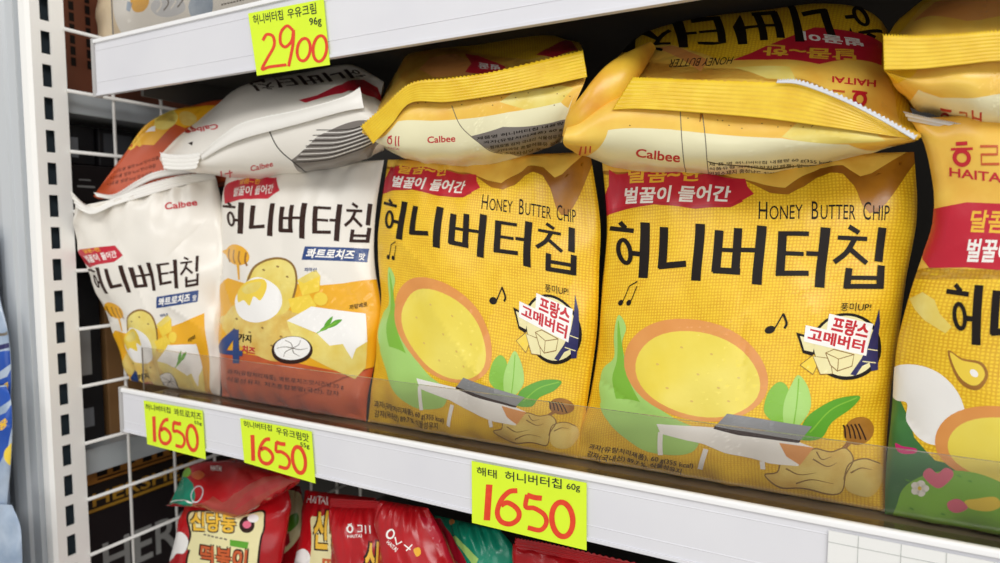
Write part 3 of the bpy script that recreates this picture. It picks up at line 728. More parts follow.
a.poly([(194,450),(215,445),(250,440),(262,455),(240,466),(205,464)], 'print_cheese', True); a.poly([(162,452),(182,446),(200,462),(182,472),(166,466)], 'print_pink', True)
for x, y in ((84,408),(92,460),(200,410),(150,470),(180,400)): a.stroke([(x,y),(x+8,y+3)], 3, 'print_leaf_dark', smooth=False, same=True)
a.title((160,178), (640,190), (160,44), (640,50), 'ink_black')
a.crop(c4)
a.poly([(118,486),(126,440),(138,420),(132,394),(200,380),(300,384),(420,400),(420,520),(300,510),(200,502),(130,503)], 'print_red')
a.text('벌꿀이 들어간', (196,492), (380,496), (206,448), (388,452), 'ink_white', .035)
a.text('달콤~한', (205,436), (330,440), (212,394), (336,398), 'ink_gold', .03, same=True)
a.text('HAITAI', (165,331), (272,344), (165,314), (272,326), 'ink_red', .02)
a.stroke([(180,270),(202,269)], 7, 'ink_red', smooth=False); a.stroke([(170,280),(212,279)], 5, 'ink_red', smooth=False, same=True); a.stroke(ell(190,296,14,13,0,20), 8, 'ink_red', smooth=False, closed=True, same=True)
a.stroke([(226,275),(258,275),(258,290),(228,290),(228,308),(262,308)], 5, 'print_orange', smooth=False, same=True); a.stroke([(272,268),(272,314)], 5, 'print_orange', smooth=False, same=True)
t = root_of('chip_bag', FR, 'yellow chip bag with green hill print cut off by the photo edge', 'chip bag')
build_skin('pouch', FR, WEAVE, a, t, back_mat=CREAM)
strip('top_seal', PL([(909,121),(930,125),(960,131),(1000,142),(1080,165)], .400), PL([(904,113),(930,119),(960,125),(1000,135),(1080,156)], .396), MATS['print_silver'], t, ridges=2, nteeth=60, depth=.0003)

# ------------------------------------------------------------------ lying bags on top of the front row
def lying(name, tube, base_mat, art, label, group=None, cat='chip bag'):
    t = tag(empty(name, tube.G[0].mean(0)), label, cat, group)
    build_skin('pouch', tube, base_mat, art, t)
    return t
GY = 'bags lying on top of the front row'
# big one
T2 = Tube([[(572,150),(620,168),(680,173),(740,174),(800,168),(860,155),(918,140)],
           [(566,147),(620,160),(680,166),(740,167),(800,162),(860,151),(919,139)],
           [(563,141),(620,140),(680,145),(740,147),(800,146),(860,143),(920,138)],
           [(566,130),(618,106),(680,108),(740,113),(800,119),(860,127),(921,137)],
           [(570,120),(628,88),(690,84),(750,82),(810,88),(868,106),(921,135)],
           [(580,100),(636,62),(700,56),(760,50),(815,52),(872,72),(917,125)],
           [(595,84),(640,45),(705,33),(765,25),(820,22),(878,42),(908,105)],
           [(610,68),(645,34),(705,18),(765,10),(825,3),(880,22),(900,88)]],
          [(.425,)*7, .388, .372, .374, .395, .42, .45, .485], seed=.7, H=300., NV=120)
c6 = (560, 0, 2.7035)
a = Art(T2, c6)
a.poly([(150,200),(225,205),(560,222),(740,250),(880,350),(960,370),(930,405),(700,520),(300,520),(60,480),(-20,420),(30,330)], 'print_chip_orange')
a.poly([(230,120),(300,120),(395,150),(440,160),(560,160),(870,178),(905,260),(960,370),(700,240),(200,215)], 'print_chip_orange', same=True)
a.poly([(250,130),(300,122),(400,160),(380,190),(330,160)], 'print_peach'); a.poly([(470,180),(620,185),(640,225),(560,215)], 'print_chip_pale', same=True); a.poly([(600,370),(660,320),(840,325),(880,380),(700,390)], 'print_chip_pale', same=True)
a.poly([(0,402),(130,352),(300,350),(390,360),(600,374),(780,390),(900,396),(880,420),(700,470),(400,500),(120,490),(0,450)], 'cream_film')
a.poly([(-5,428),(40,430),(90,442),(152,454),(152,480),(30,465)], 'print_red')
a.text('Calbee', (203,428), (325,436), (205,404), (326,410), 'ink_red', .025)
for k in range(3): a.stroke([(58+k*12,396),(56+k*12,416)], 4, 'ink_red', smooth=False, same=True)
tb = lambda f0, f1: None
a.stroke([(398,432),(730,438),(720,452),(404,474)], 2.5, 'ink_black', smooth=False, closed=True)
for k, s_ in enumerate(('제 품 명 허니버터칩 내용량 60 g(355 kcal)', '식품유형 과자(유탕처리제품) 업소명', '업체소재지 충청남도 천안시 서북구')):
    y0 = 444+k*13; a.text(s_, (404,y0+2), (735-k*45,y0-2-k), (403,y0-9), (736-k*45,y0-10-k), 'ink_black', .02, same=True)
a.stroke([(326,300),(330,380),(340,470)], 2.5, 'ink_grey'); a.stroke([(384,300),(394,380),(402,470)], 2.5, 'ink_grey', same=True)
a.stroke([(385,300),(378,330)], 10, 'print_dipper', smooth=False, w1=2)
random.seed(3)
for _ in range(34): a.poly(ell(random.uniform(180,880), random.uniform(285,350), 2.2, 1.6, 0, 7), 'ink_tan', same=_ > 0)
# the upside down front
a.title((815,-28), (165,60), (878,100), (185,150), 'ink_black')
a.text('HONEY BUTTER', (470,150), (300,160), (462,170), (290,182), 'ink_brown', .0)
a.poly([(466,160),(520,142),(590,114),(690,72),(760,78),(870,118),(868,178),(700,176),(560,164)], 'print_red')
a.text('벌꿀이', (818,104), (655,82), (822,128), (658,106), 'ink_white', .04); a.text('달콤~한', (800,136), (552,122), (800,168), (548,152), 'ink_gold', .035, same=True)
a.text('HAITAI', (855,216), (735,208), (855,234), (735,224), 'ink_red', .03)
a.stroke(ell(812,266,15,16,0,18), 10, 'ink_red', smooth=False, closed=True); a.stroke([(790,246),(832,250)], 6, 'ink_red', smooth=False, same=True); a.stroke([(770,248),(738,246),(736,270),(764,272)], 6, 'print_orange', smooth=False, same=True)
t2 = lying('chip_bag', T2, WEAVE, a, 'biggest yellow chip bag lying upside down on the right upright bag', GY)
strip('top_seal', PL([(612,110),(640,109),(700,113),(760,118),(820,126),(870,133),(918,140)], (.371,.369,.368,.368,.368,.369,.371)), PL([(632,78),(655,79),(700,81),(755,83),(800,86),(840,101),(880,120),(917,138)], (.376,.373,.370,.369,.369,.369,.370,.371)), SEALY, t2, ridges=8, depth=.00028, nteeth=70)
strip('foil_edge', PL([(776,83),(800,85),(840,100),(880,120),(914,140)], .3672), PL([(777,81),(801,82),(841,97),(881,117),(916,137)], .3668), MATS['print_silver'], t2, ridges=1, depth=.0002, nteeth=34, NV=4)
def roll(name, pts, rad, m, parent, flat=.6):
    C = cr(np.array([P(*p) for p in pts]), np.linspace(0, 1, 33)); r = cr(np.array(rad, float)[:, None], np.linspace(0, 1, 33))[:, 0]
    d = np.gradient(C, axis=0); d /= np.linalg.norm(d, axis=1, keepdims=True); V = []; K = 20
    vw = (C-CAM); vw /= np.linalg.norm(vw, axis=1, keepdims=True); s_ = np.cross(d, vw); s_ /= np.linalg.norm(s_, axis=1, keepdims=True); w_ = np.cross(d, s_)
    for i in range(33):
        for k in range(K):
            t_ = 2*math.pi*k/K; rr = r[i]*(1+.07*math.sin(3*t_+i*.4)); V.append(C[i]+s_[i]*math.cos(t_)*rr+w_[i]*math.sin(t_)*rr*flat)
    fs = [[i*K+k, i*K+(k+1) % K, (i+1)*K+(k+1) % K, (i+1)*K+k] for i in range(32) for k in range(K)]
    return mesh_obj(name, V, fs, [m], None, parent)
roll('folded_corner', [(652,46,.420),(630,66,.395),(604,94,.383),(580,120,.379),(565,137,.384)], [.003,.0085,.0105,.0085,.002], film('fold_orange', '#F4C640', '#E2A238', 45.), t2)

# left yellow one
T1 = Tube([[(368,138),(400,156),(432,163),(475,166),(520,157),(562,142)],
           [(366,136),(398,153),(432,158),(478,155),(522,146),(566,130)],
           [(364,134),(397,140),(436,140),(482,135),(527,124),(573,108)],
           [(362,131),(405,106),(440,103),(490,97),(540,87),(586,77)],
           [(366,120),(404,82),(440,76),(490,68),(540,60),(584,58)],
           [(380,100),(407,66),(442,60),(490,54),(540,47),(582,48)],
           [(395,75),(412,52),(445,46),(492,41),(540,36),(578,42)]],
          [.425, .392, .380, .380, .402, .44, .49], seed=2.2, H=280.)
c7 = (350, 0, 3.126)
a = Art(T1, c7)
a.poly([(30,330),(200,300),(740,200),(760,260),(640,500),(380,560),(150,500),(20,440)], 'print_chip_orange')
a.poly([(180,190),(330,175),(480,200),(700,170),(740,240),(200,300)], 'print_chip_orange', same=True)
a.poly([(470,320),(520,285),(660,265),(700,275),(660,320),(560,345)], 'print_chip_pale'); a.poly([(215,215),(250,180),(330,170),(410,205),(380,235),(260,240)], 'print_peach', same=True)
a.poly([(360,170),(400,176),(490,215),(440,236),(360,226),(380,200)], 'print_red'); a.poly([(580,170),(640,140),(690,125),(715,160),(640,185)], 'print_red', same=True)
a.text('벌꿀', (470,205), (400,195), (470,222), (402,214), 'ink_white', .03)
a.poly([(40,420),(150,380),(330,374),(500,350),(660,320),(682,338),(700,300),(660,480),(500,520),(380,540),(150,500),(50,460)], 'cream_film')
a.text('Calbee', (242,448), (328,444), (242,427), (328,422), 'ink_red', .025)
a.poly([(374,427),(480,396),(680,374),(655,455),(560,484),(470,480)], 'print_warm_grey')
for k in range(5):
    a.text(('제품명 허니버터칩 내용량', '과자(유탕처리제품) 60 g', '원재료명 감자 국내산 식물성유지', '기타과당 혼합식용유 분말', '소비자상담 포장재질')[k], (395+k*22,440+k*12), (668-k*4,392+k*17), (393+k*22,430+k*12), (669-k*4,382+k*17), 'ink_black', .03, same=k > 0)
a.stroke([(318,330),(350,400),(420,460),(480,485)], 2.5, 'ink_grey')
a.stroke([(118,430),(132,425)], 5, 'ink_red', smooth=False); a.stroke(ell(125,440,7,9,0,14), 4, 'ink_red', smooth=False, closed=True, same=True); a.stroke([(146,425),(146,455)], 4, 'ink_red', smooth=False, same=True); a.stroke([(156,425),(156,455)], 4, 'ink_red', smooth=False, same=True)
a.text('HAITAI', (118,467), (156,467), (118,460), (156,460), 'ink_red', .02, same=True)
for _ in range(24): a.poly(ell(random.uniform(190,700), random.uniform(270,330), 2.4, 1.8, 0, 7), 'ink_tan', same=_ > 0)
t1 = lying('chip_bag', T1, WEAVE, a, 'smaller yellow bag with folded seal lying left of the biggest lying one', GY)
strip('top_seal', PL([(373,144),(392,124),(411,103),(449,102),(510,93),(550,85),(587,77)], (.376,.376,.375,.374,.374,.374,.376)), PL([(361,127),(385,106),(411,84),(449,79),(490,73),(542,61),(583,51)], (.374,.374,.374,.374,.375,.377,.381)), SEALY, t1, ridges=8, depth=.00028, nteeth=60)

# white one
TW = Tube([[(165,168),(202,173),(246,179),(300,174),(349,165),(384,150)],
           [(163,166),(201,171),(246,171),(300,165),(347,155),(384,142)],
           [(162,163),(202,158),(242,140),(300,124),(348,112),(382,122)],
           [(160,157),(205,128),(242,108),(298,95),(345,86),(382,110)],
           [(170,145),(208,114),(246,88),(302,80),(347,74),(381,96)],
           [(185,135),(215,108),(250,84),(305,72),(350,66),(384,82)]],
          [.425, .390, .380, .400, (.41,.42,.43,.44,.44,.42), (.42,.44,.46,.47,.46,.44)], push=.03, seed=3.4, H=250.)
c8 = (200, 0, 2.816)
a = Art(TW, c8)
a.text('Calbee', (142,484), (204,472), (141,468), (202,455), 'ink_red', .025)
a.poly([(258,450),(330,384),(480,340),(512,395),(480,440),(400,470),(300,488)], 'print_warm_grey')
for k in range(13):
    a.stroke([(268+k*5,456-k*7.5),(360+k*5,448-k*7),(496-k*1,404-k*5)], 2.2, 'seal_white' if k % 2 else 'ink_black', same=k > 0)
a.stroke([(190,355),(225,425),(300,482)], 3, 'ink_black')
a.stroke([(70,488),(92,484)], 4, 'ink_red', smooth=False); a.stroke([(60,480),(60,500)], 4, 'ink_red', smooth=False, same=True); a.stroke([(84,478),(84,500)], 4, 'ink_red', smooth=False, same=True)
a.poly([(280,285),(330,270),(400,240),(460,225),(500,245),(520,290),(470,270),(400,262),(300,292)], 'print_red')
a.title((440,185), (130,235), (470,215), (165,262), 'ink_brown')
a.crop((60, 60, 3.52)); a.text('Calbee', (552,222), (444,248), (556,240), (448,266), 'ink_red', .025); a.poly([(455,296),(472,290),(468,304)], 'ink_black')
a.stroke([(628,248),(655,236)], 7, 'ink_black', smooth=False)
tw = lying('chip_bag', TW, WHITE, a, 'white chip bag lying on top of the two white bags', GY)
strip('top_seal', PL([(202,160),(222,148),(246,138),(299,124),(342,112),(364,108)], (.378,.377,.376,.376,.377,.379)), PL([(200,155),(221,137),(246,122),(300,110),(342,98),(360,88)], (.376,.375,.374,.374,.376,.380)), SEALW, tw, ridges=1, depth=.0003, nteeth=56)
strip('end_crimp', PL([(164,169),(174,170),(185,170),(196,169)], .374), PL([(160,153),(172,155),(186,155),(201,153)], .378), SEALW, tw, ridges=4, depth=.0005, nteeth=12)

# right one
T3 = Tube([[(887,74),(915,106),(955,120),(1000,131),(1070,142),(1130,130)],
           [(886,72),(912,100),(955,112),(1000,121),(1070,130),(1130,125)],
           [(885,71),(915,85),(955,90),(1000,93),(1070,95),(1130,110)],
           [(884,69),(920,68),(960,65),(1000,62),(1070,60),(1130,90)],
           [(886,42),(922,30),(962,26),(1000,24),(1070,20),(1130,60)],
           [(893,27),(928,8),(965,-4),(1005,-10),(1070,-12),(1130,30)],
           [(900,18),(930,-2),(968,-16),(1008,-22),(1070,-25),(1130,10)]],
          [.425, .392, .378, .380, .40, .44, .48], seed=5.1, H=280.)
a = Art(T3, c4)
a.poly([(30,150),(110,125),(300,110),(420,100),(420,300),(200,260),(60,220)], 'print_chip_orange')
a.poly([(70,60),(120,10),(300,-40),(420,-60),(420,100),(260,62),(60,90)], 'print_chip_orange', same=True); a.poly([(100,40),(140,5),(260,-20),(300,20),(200,40)], 'print_peach')
a.poly([(70,172),(110,168),(150,186),(270,176),(420,170),(420,290),(263,262),(110,222),(66,190)], 'cream_film')
a.stroke([(150,207),(172,209)], 4, 'ink_red', smooth=False); a.stroke(ell(160,219,7,6,0,14), 4, 'ink_red', smooth=False, closed=True, same=True); a.stroke([(186,212),(200,213),(200,228)], 4, 'print_orange', smooth=False, same=True); a.stroke([(212,205),(214,228)], 4, 'ink_red', smooth=False, same=True); a.stroke([(228,207),(229,232)], 4, 'ink_red', smooth=False, same=True); a.stroke([(214,218),(228,220)], 4, 'ink_red', smooth=False, same=True)
t3 = lying('chip_bag', T3, WEAVE, a, 'yellow chip bag lying at the top right corner of the photo', GY)
strip('top_seal', PL([(884,70),(920,69),(960,65),(1000,61),(1070,60),(1120,66)], .372), PL([(883,36),(920,37),(960,35),(1000,32),(1070,30),(1120,40)], .372), SEALY, t3, ridges=8, depth=.00028, nteeth=60)

# orange bag behind at the left
OB = Tube([[(94,196),(125,200),(165,196),(205,190),(250,180),(300,170)],
           [(94,195),(122,196),(160,190),(205,182),(250,170),(300,160)],
           [(105,180),(130,160),(170,150),(210,145),(260,140),(300,140)],
           [(118,162),(145,128),(180,114),(215,108),(260,105),(300,110)],
           [(135,140),(155,122),(185,108),(218,100),(260,98),(295,105)]],
          [(.383,.398,.42,.44,.455,.46), (.381,.395,.415,.435,.45,.455), (.384,.398,.42,.44,.455,.46), (.395,.405,.43,.452,.47,.48), (.408,.416,.44,.46,.48,.49)], push=.02, seed=6.3, H=220., NU=50, NV=60)
a = Art(OB, (60, 60, 3.52))
a.poly([(260,260),(300,235),(360,190),(420,175),(560,160),(600,200),(440,240),(400,225),(330,300),(250,310)], 'print_amber'); a.poly([(330,235),(350,205),(390,185),(415,195),(405,225),(370,245)], 'print_chip_pale', True); a.poly([(300,255),(320,235),(335,232),(335,250)], 'print_pure_white')
a.poly([(420,190),(450,180),(480,200),(470,230),(430,225)], 'print_chip', True)
a.text('이', (240,330), (288,300), (232,298), (272,278), 'ink_gold', .06)
for k in range(3): a.text('나트륨 열량 kcal 탄수화물', (190-k*12,400+k*22), (350-k*12,350+k*28), (192-k*12,388+k*22), (350-k*12,336+k*28), 'ink_brown', .0, same=k > 0)
t = lying('snack_bag', OB, ORANGEB, a, 'orange snack bag lying behind the white bags', cat='snack bag')
strip('bottom_seal', PL([(97,197),(116,199),(140,186),(160,178),(200,172)], (.381,.390,.40,.41,.43)), PL([(94,193),(114,195),(138,181),(158,172),(198,166)], (.380,.388,.398,.408,.428)), MATS['seal_white'], t, ridges=1, depth=.0003, nteeth=40, NV=6)

# ------------------------------------------------------------------ beige bag on the upper shelf
UB = Stand([(104,43),(98,30),(100,0),(110,-60),(125,-120)], [(330,-18),(335,-40),(330,-80),(330,-150),(325,-230)], (.408,.408,.43,.43), T=.028, seed=8.8, NU=50, NV=50, zfloor=CZ+.1595)
a = Art(UB, (90, 0, 3.7037))
a.poly([(112,-200),(118,130),(150,165),(700,60),(900,-60),(900,-300)], 'print_amber' if False else 'seal_white')
a.poly([(225,30),(240,0),(290,-20),(340,0),(350,40),(300,62),(250,58)], 'print_silver', True)
for k in range(4): a.stroke([(245+k*26,45-k*6),(262+k*26,20-k*6),(258+k*26,-8)], 6, 'print_warm_grey' if k % 2 else 'seal_white', same=k > 0)
a.poly([(150,0),(165,-30),(205,-30),(220,5),(200,40),(165,42)], 'print_amber', True); a.poly([(140,5),(160,12),(150,45),(138,38)], 'pale_blue_film', same=True)
a.poly([(365,10),(385,-15),(420,-10),(450,-20),(455,30),(430,70),(390,75),(368,45)], 'pale_blue_film', True)

for k in range(6): a.stroke([(46+k*10,153-k*1.4), (53+k*10,152-k*1.4)], 9, 'ink_brown', smooth=False, same=k > 0)

for k in range(9): a.stroke([(488+k*11,18-k*2.6), (496+k*11,16-k*2.6)], 6, 'ink_grey', smooth=False, same=True)
t = root_of('snack_bag', UB, 'beige snack bag standing on the upper shelf behind clear fence', 'snack bag')
build_skin('pouch', UB, BEIGE, a, t, back_mat=BEIGE)

# ------------------------------------------------------------------ red bags on the shelf below
def red_bag(left, right, Yc, label, arts=None, m=RED, seed=0., T=.024, name='snack_bag', seal=None, group='red snack bags on the lower shelf'):
    s_ = Stand(left, right, Yc, T=T, seed=seed, NU=44, NV=54, H=190., zfloor=CZ-.389)
    a = None
    if arts: a = Art(s_, (0, 0, 1.)); arts(a)
    t = root_of(name, s_, label, 'snack bag', group)
    build_skin('pouch', s_, m, a, t)
    if seal: strip('top_seal', PL(seal[0], seal[2]), PL(seal[1], seal[2]), m, t, ridges=5, depth=.0004, nteeth=30, NU=60)
    return t
c9 = lambda a: a.crop((150, 450, 4.762))
def artB1(a):
    c9(a)
    a.poly([(175,300),(250,285),(430,300),(540,285),(552,330),(545,380),(530,430),(520,560),(500,800),(150,800),(170,540),(180,480),(168,470),(185,400)], 'ink_brown', True)
    a.poly([(185,305),(250,293),(430,308),(532,294),(542,335),(534,385),(520,430),(508,560),(490,800),(165,800),(180,540),(190,480),(178,468),(195,400)], 'panel_cream', True)
    a.text('신당동', (185,390), (415,400), (190,285), (415,300), 'ink_brown', .09); a.text('신당동', (192,384), (408,394), (197,292), (408,307), 'ink_gold', .04)
    a.poly(ell(462,355,36,40,0,24), 'ink_brown'); a.poly(ell(490,325,28,20,0,20), 'print_pure_white'); a.poly(ell(462,355,20,18,0,18), 'print_pink')
    for k in range(6): a.stroke([(252+k*21,402+k*4), (266+k*21,405+k*4)], 7, 'ink_grey', smooth=False, same=k > 0)
    a.poly([(386,425),(468,440),(462,472),(382,455)], 'print_leaf_dark')
    a.text('떡볶이', (225,545), (465,580), (235,440), (470,470), 'ink_brown', .09); a.text('떡볶이', (232,538), (458,572), (242,448), (463,478), 'print_orange', .04)
    a.poly([(110,410),(150,390),(180,430),(165,490),(120,500),(70,600),(80,480)], 'print_pure_white', True)
B1 = red_bag([(160,640),(162,610),(168,575),(176,545),(182,520),(186,505),(190,492)], [(262,640),(268,610),(278,575),(284,545),(288,520),(291,505),(288,490)], (.405,.405,.425,.425),
    'red snack bag with cream panel and yellow lettering at lower left', artB1, seed=1.1)
def artB2(a):
    c9(a)
    a.poly([(765,330),(800,318),(900,330),(905,600),(760,600),(770,450)], 'panel_cream', True)
    a.text('신당동', (770,480), (1010,500), (780,275), (1010,290), 'ink_brown', .09); a.text('신당동', (778,472), (1000,492), (788,284), (1000,300), 'ink_gold', .04)
    a.text('떡볶이', (820,590), (1040,610), (822,510), (1040,530), 'print_orange', .05)
    a.text('HAITAI', (745,250), (845,262), (750,215), (848,225), 'ink_white', .01)
    a.poly([(690,500),(730,470),(760,500),(745,560),(690,560)], 'print_pure_white', True)
red_bag([(283,660),(288,625),(294,590),(298,560),(302,535),(303,510),(305,490)], [(372,660),(376,630),(378,600),(380,560),(380,540),(378,520),(376,498)], (.43,.43,.45,.45), 'red snack bag, yellow lettering half hidden behind the bag with a white logo', artB2, seed=2.1)
def artG0(a):
    c9(a); a.poly([(640,210),(690,195),(728,230),(735,330),(700,430),(620,500),(650,380)], 'panel_cream', True); a.poly([(650,330),(700,300),(705,350),(655,390)], 'print_leaf_dark', True); a.poly([(640,420),(660,390),(665,440),(645,465)], 'print_deep_red')
red_bag([(262,660),(266,620),(270,580),(272,550),(274,520),(276,500),(278,485)], [(318,660),(318,620),(316,585),(312,550),(308,530),(304,510),(300,486)], (.455,.455,.47,.47), 'dark red bag with cream print squeezed between two red bags', artG0, seed=3.1, T=.016)
def artB3(a):
    a.crop((320, 480, 3.333))
    a.stroke(ell(100,163,10,11,0,16), 6, 'ink_white', smooth=False, closed=True); a.stroke([(92,148),(108,148)], 4, 'ink_white', smooth=False, same=True); a.stroke([(125,152),(140,152),(140,172),(126,172)], 4, 'ink_white', smooth=False, same=True); a.stroke([(150,150),(152,178)], 4, 'ink_white', smooth=False, same=True); a.stroke([(165,150),(167,178)], 4, 'ink_white', smooth=False, same=True)
    a.text('HAITAI', (90,192), (140,192), (90,182), (140,182), 'ink_white', .01, same=True)
    a.text('신당동', (140,330), (300,350), (150,195), (300,210), 'ink_brown', .09); a.text('신당동', (147,324), (294,344), (156,202), (294,217), 'ink_gold', .04)
red_bag([(335,660),(336,630),(338,600),(337,570),(335,540),(331,520),(330,506)], [(424,670),(420,640),(410,610),(402,575),(396,545),(388,525),(378,508)], (.40,.40,.41,.41), 'red snack bag with small white logo on its top, right of the cream panels', artB3, seed=4.1,
        seal=([(330,508),(346,510),(362,510),(378,510)], [(330,499),(346,500),(364,501),(379,502)], .409))
def artB4(a):
    a.crop((320, 480, 3.333))
    a.stroke(ell(234,180,12,15,20,16), 6, 'ink_white', smooth=False, closed=True); a.stroke([(250,190),(255,215),(275,205)], 5, 'ink_white', smooth=False, same=True); a.stroke([(282,215),(302,232)], 4, 'ink_white', smooth=False, same=True); a.stroke([(288,236),(308,215)], 4, 'ink_white', smooth=False, same=True)
    a.text('HAITAI', (222,210), (252,240), (228,200), (260,228), 'ink_white', .02, same=True)
    a.poly([(312,232),(330,225),(336,245),(322,255)], 'print_amber', True)
    a.poly([(330,120),(378,125),(450,230),(480,300),(450,300),(400,230)], 'print_deep_red')
red_bag([(395,680),(392,650),(388,610),(384,570),(380,540),(376,515),(380,500)], [(480,700),(476,660),(468,620),(462,585),(450,555),(440,530),(428,508)], (.385,.385,.39,.39), 'red snack bag tilted right with white logo beside the green bag', artB4, seed=5.1, T=.02)
def artGR(a):
    a.crop((320, 480, 3.333))
    a.poly([(376,120),(400,128),(440,190),(480,262),(500,300),(470,300)], 'print_red'); a.poly([(440,190),(452,186),(530,262),(520,285),(508,282)], 'print_leaf_pale')  # the pale streak paints a light reflection on the green film
    a.poly(ell(438,140,10,9,0,12), 'print_peach')
red_bag([(455,700),(456,660),(458,620),(456,590),(450,560),(444,535),(434,515)], [(540,700),(536,660),(532,620),(526,590),(520,565),(512,545),(500,530)], (.415,.415,.42,.42), 'green snack bag between the red bags under the shelf', artGR, m=GREENF, seed=6.1, T=.018, group=None)
red_bag([(512,700),(512,660),(514,630),(514,600),(514,575),(512,556),(513,544)], [(690,740),(690,700),(690,660),(688,640),(686,620),(680,600),(670,585)], (.40,.40,.405,.405), 'bright red bag under the large price tag', None, seed=7.1, T=.012,
        seal=([(513,555),(550,562),(600,572),(670,588)], [(515,539),(550,545),(600,556),(672,572)], .404))
# the bag lying on top, green tip
LB = Tube([[(168,506),(200,508),(235,518),(262,505),(280,495),(298,484)],
           [(166,505),(200,503),(238,514),(262,500),(280,489),(300,480)],
           [(170,503),(198,496),(230,497),(256,484),(278,475),(300,474)],
           [(176,490),(195,478),(222,478),(245,470),(270,466),(300,468)],
           [(182,478),(192,465),(215,462),(240,460),(268,458),(300,462)]],
          [.405, .395, .40, .42, .45], seed=4.4, H=120., NU=50, NV=50, push=.03)
a = Art(LB, (150, 450, 4.762))
a.poly([(210,260),(300,220),(345,250),(400,210),(540,130),(620,120),(700,150),(560,220),(410,320),(330,300)], 'red_back_film')
for k in range(4): a.stroke([(400+k*14,285-k*22),(500+k*14,220-k*18),(620+k*6,165-k*12)], 4, 'print_deep_red', same=k > 0)
a.poly([(60,262),(85,220),(120,165),(205,160),(215,210),(200,265)], 'green_film'); a.stroke([(70,260),(130,240),(205,250)], 4, 'seal_white')
a.stroke([(120,170),(125,120)], 5, 'print_silver', smooth=False, w1=8)
a.poly(ell(172,105,24,26,0,18), 'print_leaf'); a.poly([(195,120),(230,95),(260,115),(230,140)], 'print_orange', True)
a.stroke(ell(225,210,26,40,20,18), 5, 'print_silver', closed=True, smooth=False)
a.text('HAITAI', (290,95), (340,100), (288,70), (340,75), 'ink_white', .03)
t = lying('snack_bag', LB, RED, a, 'crumpled red bag with a green corner lying on the lower red bags', 'red snack bags on the lower shelf', 'snack bag')

# ------------------------------------------------------------------ blue bags of the next bay, at the left edge
def blue(left, right, Y, label, seed, arts):
    s_ = Stand(left, right, (Y, Y, Y+.004, Y+.004), T=.010, seed=seed, NU=30, NV=50, H=180., zfloor=CZ-.384)
    a = Art(s_, (0, 380, 3.073)); arts(a)
    t = root_of('snack_bag', s_, label, 'snack bag', 'blue and white bags at the left edge')
    build_skin('pouch', s_, SILVERBLUE, a, t)
def artU(dy, word):
    def f(a):
        a.poly([(-80,150+dy),(20,100+dy),(46,60+dy),(46,110+dy),(20,210+dy),(-20,300+dy),(-80,300+dy)], 'blue_bag_film')
        a.poly([(-40,40+dy),(30,20+dy),(40,50+dy),(-10,90+dy),(-60,110+dy)], 'blue_bag_film', True)
        a.poly([(-80,30+dy),(60,-10+dy),(60,4+dy),(-80,50+dy)], 'print_navy'); a.stroke([(-60,-40+dy),(10,-30+dy),(50,-60+dy)], 9, 'ink_grey'); a.poly([(10,225+dy),(40,190+dy),(52,215+dy),(30,262+dy)], 'print_cheese', True)
        a.text(word, (0,160+dy), (24,140+dy), (0,132+dy), (24,112+dy), 'ink_gold', .06)
    return f
blue([(-60,470),(-60,430),(-60,380),(-60,320),(-60,270),(-60,225)], [(4,470),(8,430),(11,380),(8,335),(-2,290),(-8,228)], .312, 'blue and white bag at the left edge, highest of three', 1., artU(-110, '용'))
blue([(-60,545),(-60,520),(-60,480),(-60,440),(-60,410),(-60,380)], [(2,545),(6,510),(10,470),(12,430),(11,400),(6,385)], .304, 'blue and white bag at the left edge, middle of three', 2., artU(0, '용'))
blue([(-60,660),(-60,620),(-60,580),(-60,550),(-60,520),(-60,500)], [(16,660),(20,620),(22,580),(22,550),(20,525),(12,505)], .296, 'blue and white bag at the left edge, lowest of three', 3., artU(110, '용'))
m = MB(); m.box((-1.3, .27, Z(-.395)), (-.60, .326, Z(-.385))); tag(m.build('side_shelf', STEELG), 'grey shelf of the next bay under the blue bags', 'shelf')

# ------------------------------------------------------------------ price tags stuck on the rails
def price_tag(corners, y, label, body, digits, crop, line_uv, size=None, group=None):
    bl, br, tr, tl = [P(x, yy, y) for x, yy in corners]
    s_ = Flat([bl, br, tr, tl]); a = Art(s_, crop)
    if callable(digits): digits(a)
    for txt, q in body:
        v, f, zz = text_tris(txt, .008); u, w = v[:, :1], v[:, 1:]
        q = np.array(q); a.raw((q[0]*(1-u)+q[1]*u)*(1-w)+(q[3]*(1-u)+q[2]*u)*w, f, PEN, zz)
    t = tag(empty('price_tag', s_.base(np.array([.5]), np.array([0.]))[0]), label, 'price tag', 'neon price tags on the shelf rails')
    m = MB(); n = np.array([0, 1., 0])*.0003
    c = [bl, br, tr, tl]; m.v = [tuple(p) for p in c]+[tuple(np.array(p)+n) for p in c]
    m.f = [(0,1,2,3),(7,6,5,4),(0,4,5,1),(1,5,6,2),(2,6,7,3),(3,7,4,0)]; m.m = [0]*6
    m.build('card', TAG, t)
    for nm, mm in (('price_figures', MARK), ('handwriting', PEN)):
        V = []; F_ = []
        for uv, faces, mi, lay in a.items:
            if a.mats[mi] is not mm: continue
            p = s_.base(uv[:, 0], uv[:, 1]); p[:, 1] -= .00012+.00003*lay; k = len(V); V += [tuple(q) for q in p]; F_ += [[k+i for i in f] for f in faces]
        mesh_obj(nm, V, F_, [mm], None, t, smooth=False)
    return a
